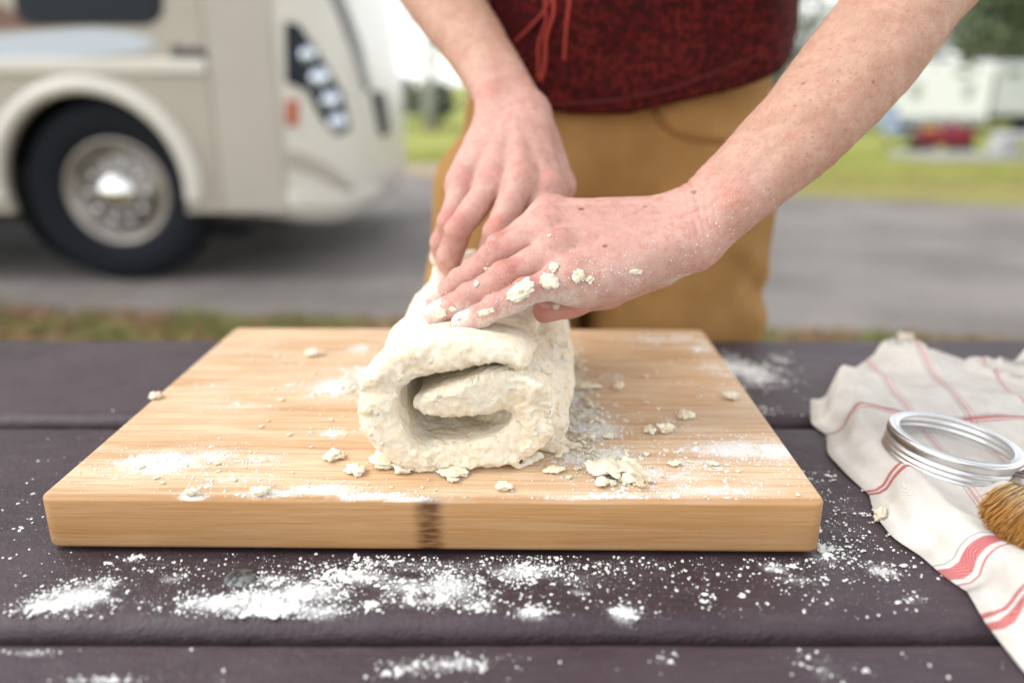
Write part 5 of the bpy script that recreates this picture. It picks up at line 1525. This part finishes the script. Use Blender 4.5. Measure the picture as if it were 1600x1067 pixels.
def patch(name, bvh, poly, m, off=.012, rings=5, sub=4, parent=None, bulge=0.0):
    poly = np.array(poly, float)
    q = []
    for i in range(len(poly)):
        for t in np.arange(sub) / sub: q.append(poly[i] * (1 - t) + poly[(i + 1) % len(poly)] * t)
    q = np.array(q); c = q.mean(0); bm = bmesh.new(); rg = []
    def pt(p, o_):
        h_, nn = cast(bvh, p[0], p[1])
        if h_ is None: return None
        if nn.dot(Vector(ray(p[0], p[1]))) > 0: nn = -nn
        return h_ + nn * o_
    c3 = pt(c, off + bulge)
    if c3 is None: bm.free(); return None
    cv = bm.verts.new(c3)
    for k in range(1, rings + 1):
        t = k / rings; o_ = off + bulge * math.sqrt(max(0, 1 - t * t))
        ring_ = []
        for p in q:
            w = pt(c + (p - c) * t, o_)
            if w is None: bm.free(); return None
            ring_.append(bm.verts.new(w))
        rg.append(ring_)
    base = []
    for p in q: base.append(bm.verts.new(pt(p, -.004)))
    rg.append(base); n = len(q)
    for k in range(n): bm.faces.new((cv, rg[0][k], rg[0][(k + 1) % n]))
    for a, b in zip(rg, rg[1:]):
        for k in range(n): bm.faces.new((a[k], b[k], b[(k + 1) % n], a[(k + 1) % n]))
    bmesh.ops.recalc_face_normals(bm, faces=bm.faces)
    o = bm_link(name, bm, m, parent or rv, True)
    if parent is None: o.location = rvo
    return o
glass = M('dark_glass', (0.008, 0.014, 0.02), 0.15, spec=0.15).m
lens = M('lamp_chrome', (0.62, 0.68, 0.76), 0.2, 0.7).m
hl = patch('headlight', bvC, [(445, 34), (466, 38), (492, 76), (516, 114), (535, 148), (546, 202), (526, 212), (500, 182), (480, 142), (447, 128)], glass, .008)
for px, py, r in ((479, 86, 14), (497, 122, 17), (514, 157, 16), (525, 191, 15)):
    patch('headlight_lens', bvC, [(px + r * math.cos(a) * .9, py + r * math.sin(a)) for a in np.arange(12) * PI / 6], lens, .016, 3, 1, parent=None, bulge=.02)
patch('marker_light', bvC, [(447, 155), (466, 155), (466, 196), (447, 196)], M('marker_orange', (0.42, 0.09, 0.04), 0.35).m, .008)
patch('windscreen_pillar', bvC, [(500, -40), (518, -40), (545, 20), (566, 75), (579, 140), (569, 142), (552, 84), (531, 30)], M('pillar_grey', (0.12, 0.12, 0.12), 0.4).m, .006)
patch('grille_inlet', bvC, [(578, 142), (600, 144), (608, 210), (594, 214)], black, .006)
patch('bumper_lip', bvC, [(448, 300), (520, 304), (590, 290), (592, 306), (520, 326), (452, 324)], paint_l, .02)
patch('bumper_recess', bvC, [(448, 232), (480, 240), (520, 262), (556, 296), (540, 298), (500, 276), (450, 262)], paint, .006)
# side windows, swoosh, lettering on the side wall (flat panels proud of the wall)
def panel(name, pts, m, y, th=.012, sm=0):
    q = [w2(px, py, y) for px, py in pts]
    bm = bmesh.new(); f = bm.faces.new([bm.verts.new((x, y, z)) for x, z in q])
    r_ = bmesh.ops.extrude_face_region(bm, geom=[f]); bmesh.ops.translate(bm, verts=[v for v in r_['geom'] if isinstance(v, bmesh.types.BMVert)], vec=(0, th, 0))
    bmesh.ops.recalc_face_normals(bm, faces=bm.faces)
    return rv_part(name, bm, m)
def rr_px(x0, y0, x1, y1, r):
    o = []
    for cx, cy, a0 in ((x1 - r, y1 - r, 0), (x0 + r, y1 - r, 90), (x0 + r, y0 + r, 180), (x1 - r, y0 + r, 270)):
        for k in range(6):
            a = math.radians(a0 + 18 * k); o.append((cx + r * math.cos(a), cy + r * math.sin(a)))
    return o
panel('window_frame', rr_px(22, -260, 254, 40, 30), black, RY - .006, .01)
panel('window_pane', rr_px(30, -252, 246, 33, 26), glass, RY - .010, .008)
panel('window_pane', rr_px(-420, -250, -60, 20, 26), glass, RY - .010, .008)
brown = M('decal_brown', (0.16, 0.075, 0.05), 0.4).m
panel('decal_stripe', [(-500, -40), (-60, -10), (0, 8), (60, 36), (130, 40), (60, 44), (-500, 60)], brown, RY - .0035, .008)
panel('decal_swoosh', [(-500, 66), (0, 56), (80, 48), (150, 43), (200, 50), (235, 62), (245, 70), (215, 82), (150, 88), (60, 93), (0, 92), (-500, 84)], M('decal_silver', (0.47, 0.52, 0.58), 0.3).m, RY - .006, .01)
tx = bpy.data.curves.new('badge_text', 'FONT'); tx.body = 'Hurricane'; tx.size = 0.105; tx.shear = 0.25; tx.extrude = 0.004; tx.offset = 0.004
to = bpy.data.objects.new('badge_tmp', tx); COL.objects.link(to)
bpy.context.view_layer.update()
me = bpy.data.meshes.new_from_object(to.evaluated_get(bpy.context.evaluated_depsgraph_get())); bpy.data.objects.remove(to)
bx, bz = w2(268, 90)
wd = w2(342, 90)[0] - bx; co = np.array([v.co[:] for v in me.vertices]); sc_ = wd / (co[:, 0].max() - co[:, 0].min())
bd_ = link('badge_lettering', me, M('badge_grey', (0.05, 0.055, 0.06), 0.5).m, rv, False)
bd_.rotation_euler = (PI / 2, 0, 0); bd_.scale = (sc_, sc_ * 1.5, 1); bd_.location = Vector((bx, RY - .008, bz)) + rvo
bm = bmesh.new(); x1p = w2(440, 200)[0]; box(bm, ((xe + x1p) / 2, RY + .01, (ZB + 3.1) / 2), (x1p - xe, .05, 3.1 - ZB)); bevel(bm, .012, 3); rv_part('corner_pillar', bm, pillar)
# vertical seam line by the cap
bm = bmesh.new(); box(bm, (xe - .004, RY - .001, 1.2), (.008, .01, 1.6)); rv_part('panel_seam', bm, M('seam_dark', (0.2, 0.18, 0.15), 0.6).m)
# wheels
rubber = M('tyre_rubber', (0.008, 0.010, 0.014), 0.8, spec=0.2).m
chrome = M('wheel_chrome', (0.30, 0.275, 0.25), 0.4, 1.0).m
chrome2 = M('hub_chrome', (0.78, 0.78, 0.78), 0.16, 1.0).m
def wheel(x, y, R_, out=-1):
    Mx = Matrix.Translation((x, y, R_)) @ Matrix.Rotation(PI / 2, 4, 'X')
    bm = bmesh.new(); rim = R_ * .57
    lathe(bm, [(rim, .10), (rim + .02, .125), (R_ - .05, .13), (R_ - .012, .10), (R_, .05), (R_, -.08), (R_ - .03, -.12), (rim, -.12)], 56, Mx, closed=True)
    for v in bm.verts: v.co.z = max(v.co.z, .004)
    bmesh.ops.recalc_face_normals(bm, faces=bm.faces); ty = rv_part('tyre', bm, rubber, smooth=True)
    bm = bmesh.new(); lathe(bm, [(rim + .004, .105), (rim - .012, .112), (rim - .03, .095), (rim - .05, .03), (rim * .72, .03), (rim * .66, .06), (rim * .4, .062), (rim * .38, .07), (.001, .07)], 56, Mx)
    bmesh.ops.recalc_face_normals(bm, faces=bm.faces); rv_part('rim', bm, chrome, smooth=True)
    bm = bmesh.new(); lathe(bm, [(.10, .06), (.095, .115), (.07, .130), (.001, .136)], 40, Mx)
    bmesh.ops.recalc_face_normals(bm, faces=bm.faces); rv_part('hub_cap', bm, chrome2, smooth=True)
    for k in range(10):
        a = k * 2 * PI / 10
        bm = bmesh.new(); lathe(bm, [(.021, .05), (.021, .09), (.015, .105), (.001, .11)], 14, Mx @ Matrix.Translation((.145 * math.cos(a), .145 * math.sin(a), 0)))
        bmesh.ops.recalc_face_normals(bm, faces=bm.faces); rv_part('lug_nut', bm, chrome2, smooth=True)
xw, zw = w2(184, 315, RY + .05)
RW = 0.47
wheel(xw, RY + .16, RW); wheel(xw, RY + 2.3, RW); wheel(-6.1, RY + .16, RW); wheel(-6.1, RY + 2.3, RW)
bm = bmesh.new(); tube(bm, [(xw, RY + .25, RW), (xw, RY + 2.2, RW)], .06, 16); rv_part('axle', bm, black, smooth=True)
bm = bmesh.new(); tube(bm, [(-1.02, RY + .5, .42), (-1.02, RY + .5, .36)], .05, 12); box(bm, (-1.3, RY + .7, .42), (.25, .4, .16)); rv_part('underbody_bracket', bm, black)
bm = bmesh.new(); mx_, mz_ = w2(628, -10, RY + .3); box(bm, (-.55, RY + .2, 1.75), (.10, .16, .34)); bevel(bm, .03, 3); tube(bm, [(-.56, RY + .2, 1.9), (-.72, RY + .3, 2.1), (-.9, RY + .45, 2.15)], .018, 10); rv_part('mirror', bm, paint_l, smooth=True)

# ------------------------------------------------------------------ things far across the lawn
white = mottled('trailer_white', (0.82, 0.82, 0.82), (0.86, 0.86, 0.86), 3, 0.4)
wd_ = M('trailer_trim', (0.3, 0.33, 0.36), 0.5).m
ty0 = 29.0; zt = float(gz(ty0)); q0 = V(1340, 96, ty0); ztop = float(q0[2])
def x_at(px, y): return float(V(px, 150, y)[0])
tr_ = empty('travel_trailer', (x_at(1480, ty0), ty0 + 1.3, zt), label='white travel trailer across the lawn behind the forearm', cat='trailer')
x0, x1 = x_at(1340, ty0), x_at(1552, ty0)
hw = (x1 - x0) / 2; cx_ = (x0 + x1) / 2 - tr_.location.x
def tp(name, parts, m, bv=.0):
    bm = bmesh.new()
    for c_, s_ in parts: box(bm, c_, s_)
    if bv: bevel(bm, bv, 3)
    return bm_link(name, bm, m, tr_)
H_ = ztop - zt
tp('trailer_body', [((cx_, 0, .45 + (H_ - .45) / 2), (hw * 2, 2.5, H_ - .45))], white, .12)
for px in (1431, 1513):
    wx_ = x_at(px, ty0) - tr_.location.x
    tp('window', [((wx_, -1.262, H_ * .62), (.36, .03, .55))], M('trailer_glass', (0.42, 0.44, 0.44), 0.3).m)
tp('window', [((cx_ - hw * .7, -1.262, H_ * .62), (.5, .03, .4))], wd_)
tp('skirt_stripe', [((cx_, -1.255, .62), (hw * 2 - .3, .03, .18))], wd_)
for sx in (-.5, .5):
    bm = bmesh.new(); lathe(bm, [(.001, .12), (.2, .12), (.34, .1), (.36, 0), (.34, -.1), (.001, -.1)], 24, Matrix.Translation((cx_ + sx, -1.1, .36)) @ Matrix.Rotation(PI / 2, 4, 'X')); bm_link('trailer_wheel', bm, rubber, tr_, True)
# second, greyer trailer / toy hauler behind to the right, standing on dark wheels
t2 = empty('cargo_trailer', (x_at(1556, 29.) + 2.45, 30.2, float(gz(29.))), label='pale grey box trailer at the photo\'s right edge, beside the white travel trailer', cat='trailer')
zt2 = float(V(1560, 98, 29.1)[2]) - t2.location.z
bm = bmesh.new(); box(bm, (.1, 0, .75 + (zt2 - .75) / 2), (5.0, 2.2, zt2 - .75)); bevel(bm, .08, 2); bm_link('trailer_body', bm, mottled('trailer_grey', (0.5, 0.52, 0.53), (0.55, 0.56, 0.57), 2, .4), t2)
bm = bmesh.new(); box(bm, (0, 0, .62), (5.2, 1.9, .2)); bm_link('trailer_frame', bm, black, t2)
for sx in (-1.2, -.3, .6):
    bm = bmesh.new(); lathe(bm, [(.001, .12), (.2, .12), (.36, .1), (.38, 0), (.36, -.1), (.001, -.1)], 24, Matrix.Translation((sx, -1.0, .38)) @ Matrix.Rotation(PI / 2, 4, 'X')); bm_link('trailer_wheel', bm, rubber, t2, True)

# red garden wagon with a load, blue folding chair, white post table
yw = 13.2; zg = float(gz(yw))
wg = empty('garden_wagon', (x_at(1483, yw), yw, zg), label='dark red garden wagon standing on the lawn in front of the white trailer', cat='wagon')
redm = M('wagon_red', (0.22, 0.012, 0.028), 0.6).m
def wp(name, c_, s_, m, bv=.01):
    bm = bmesh.new(); box(bm, c_, s_); bevel(bm, bv, 2); return bm_link(name, bm, m, wg)
wp('tray', (0, 0, .2), (.70, .5, .05), redm)
for sy in (-1, 1): wp('side_panel', (0, sy * .25, .32), (.72, .03, .18), redm)
for sx in (-1, 1): wp('end_panel', (sx * .36, 0, .32), (.03, .5, .20), redm)
for sx in (-.3, .3):
    for sy in (-.22, .22):
        bm = bmesh.new(); lathe(bm, [(.001, .03), (.11, .03), (.125, 0), (.11, -.03), (.001, -.03)], 20, Matrix.Translation((sx, sy, .125)) @ Matrix.Rotation(PI / 2, 4, 'X')); bm_link('wheel', bm, black, wg, True)
bm = bmesh.new(); tube(bm, [(.46, 0, .2), (.66, 0, .36), (.78, 0, .42)], .015, 8); bm_link('pull_handle', bm, black, wg, True)
bg = tag(link('storage_bag', lump_mesh('storage_bag', .2, .2, .12, 90, 3, .2), M('bag_dark', (0.16, 0.02, 0.06), 0.8).m), 'dark maroon bag piled on the right end of the red wagon', 'bag'); bg.location = (x_at(1495, yw), yw, zg + .225)
bg = tag(link('storage_bag', lump_mesh('storage_bag', .14, .15, .12, 91, 3, .2), M('bag_tan', (0.4, 0.22, 0.04), 0.8).m), 'mustard bag lying on the left end of the red wagon', 'bag'); bg.location = (x_at(1462, yw), yw, zg + .225)
ch = empty('folding_chair', (x_at(1414, yw), yw, zg), .5, label='pale blue folding camp chair left of the red wagon', cat='chair')
blue = M('chair_cloth', (0.33, 0.40, 0.48), 0.8).m
def cpt(name, c_, s_, m, rx=0):
    bm = bmesh.new(); box(bm, c_, s_, rx=rx); bevel(bm, .008, 2); return bm_link(name, bm, m, ch)
cpt('seat', (0, 0, .36), (.44, .40, .03), blue); cpt('backrest', (0, .22, .58), (.44, .03, .4), blue, -.2)
for sx in (-.2, .2):
    bm = bmesh.new(); tube(bm, [(sx, -.2, 0), (sx, .2, .36), (sx, .26, .78)], .012, 8); bm_link('leg', bm, black, ch, True)
    bm = bmesh.new(); tube(bm, [(sx, .2, 0), (sx, -.2, .36), (sx, -.2, .52)], .012, 8); bm_link('leg', bm, black, ch, True)
    cpt('armrest', (sx, 0, .53), (.05, .42, .02), blue)
yt = 11.6; tb = empty('camp_table', (x_at(1582, yt), yt, .028), label='pale grey pedestal table on the concrete pad at the right edge', cat='table')
grey = mottled('cast_concrete', (0.36, 0.35, 0.37), (0.42, 0.41, 0.43), 8, .8)
bm = bmesh.new(); box(bm, (0, 0, .12), (.26, .3, .24)); bevel(bm, .02); bm_link('pedestal', bm, grey, tb)
bm = bmesh.new(); box(bm, (.5, 0, .265), (1.0, .6, .05)); bevel(bm, .015); bm_link('table_top', bm, grey, tb)

# ------------------------------------------------------------------ trees
bark_pale = mottled('bark_pale', (0.3, 0.3, 0.28), (0.42, 0.42, 0.4), 12, 0.9)
bark = mottled('bark', (0.12, 0.10, 0.08), (0.2, 0.175, 0.15), 12, 0.9)
def leafmat(name, a, b): return mottled(name, a, b, 1.3, 0.6, 0.35, 0.65)
leaf = [leafmat('leaf_grey_haze', (0.24, 0.27, 0.225), (0.32, 0.35, 0.30)), leafmat('leaf_olive', (0.16, 0.195, 0.13), (0.22, 0.25, 0.18)), leafmat('leaf_dark', (0.09, 0.125, 0.065), (0.13, 0.165, 0.09))]  # distant leaf tones paled to stand in for haze
def tree(name, loc, hgt, crown_r, crown_h, n, lf, seed, label, group, leafs=.16, bare=False, lean=0.0):
    r = np.random.default_rng(seed)
    t = empty(name, loc, 0, label=label, cat='tree', group=group)
    bm = bmesh.new(); tr_r = hgt * .022 + .05
    tube(bm, [(0, 0, -.2), (lean * .3, 0, hgt * .3), (lean * .7, .1, hgt * .6), (lean, 0, hgt * .92)], [tr_r * 1.3, tr_r, tr_r * .7, tr_r * .15], 9)
    tips = []
    for k in range(16 if bare else 9):
        z0_ = hgt * r.uniform(.3, .8); a = r.uniform(0, 6.28); L_ = crown_r * r.uniform(.6, 1.0)
        p0 = np.array([lean * z0_ / hgt, 0, z0_]); p1 = p0 + [math.cos(a) * L_ * .5, math.sin(a) * L_ * .5, L_ * .35]; p2 = p0 + [math.cos(a) * L_, math.sin(a) * L_, L_ * r.uniform(.4, .9)]
        tube(bm, [p0, p1, p2], [tr_r * .4, tr_r * .25, tr_r * .08], 6); tips.append(p2)
        if bare:
            for _ in range(5):
                q_ = p1 + (p2 - p1) * r.random(); d_ = r.normal(0, 1, 3); d_[2] = abs(d_[2]); d_ /= np.linalg.norm(d_)
                tube(bm, [q_, q_ + d_ * L_ * .4], [tr_r * .12, tr_r * .03], 5)
    bm_link('trunk', bm, bark_pale if bare else bark, t, True)
    # clumps of leaves
    nc = 26; cc_ = r.normal(0, 1, (nc, 3)); cc_ /= np.linalg.norm(cc_, axis=1)[:, None]; cc_ *= (r.random(nc) ** .4)[:, None]
    cc_ = cc_ * [crown_r, crown_r, crown_h / 2] * .85 + [lean * .7, 0, hgt - crown_h / 2]
    k = r.integers(0, nc, n); c = cc_[k] + r.normal(0, 1, (n, 3)) * [crown_r * .2, crown_r * .2, crown_h * .11]
    c = c[c[:, 2] > .1]
    link('crown', quads_mesh('crown', c, leafs, leafs * .8, 1, seed, 1.3), lf, t, False)
    return t
far_lbl = 'grey green tree of the distant line beyond the lawn'
r_ = np.random.default_rng(77)
spots = []
for k in range(34):
    x = -38 + k * 2.7 + r_.uniform(-1, 1); y = r_.uniform(38, 47)
    spots.append((x, y))
for k, (x, y) in enumerate(spots):
    px = 800 + x / (y * .951) * 1250
    h_ = r_.uniform(6.5, 8.5) if px > 1330 else (r_.uniform(3.6, 4.8) if px > 1100 else r_.uniform(1.9, 2.6))
    tree('distant_tree', (x, y, float(gz(y)) - .05), h_, h_ * .48, h_ * .8, 1500, leaf[k % 2], 100 + k, far_lbl, 'distant line of trees beyond the lawn', .22)
tree('oak_tree', (x_at(1650, 19.), 19., float(gz(19.))), 6.4, 2.6, 4.6, 11000, leaf[2], 300, 'dark green tree whose low crown hangs over the trailers at the right edge', None, .13)
tree('bare_tree', (x_at(668, 40.), 40., float(gz(37.))), 8., 3.2, 6.0, 900, leaf[0], 301, 'pale, sparse tree seen between the motorhome and the person\'s right arm', None, .12, True, .4)
tree('bare_tree', (x_at(1235, 44.), 44., -1.3), 8., 3., 5.5, 700, leaf[0], 303, 'sparse grey tree seen between the shirt and the front forearm', None, .14, True)
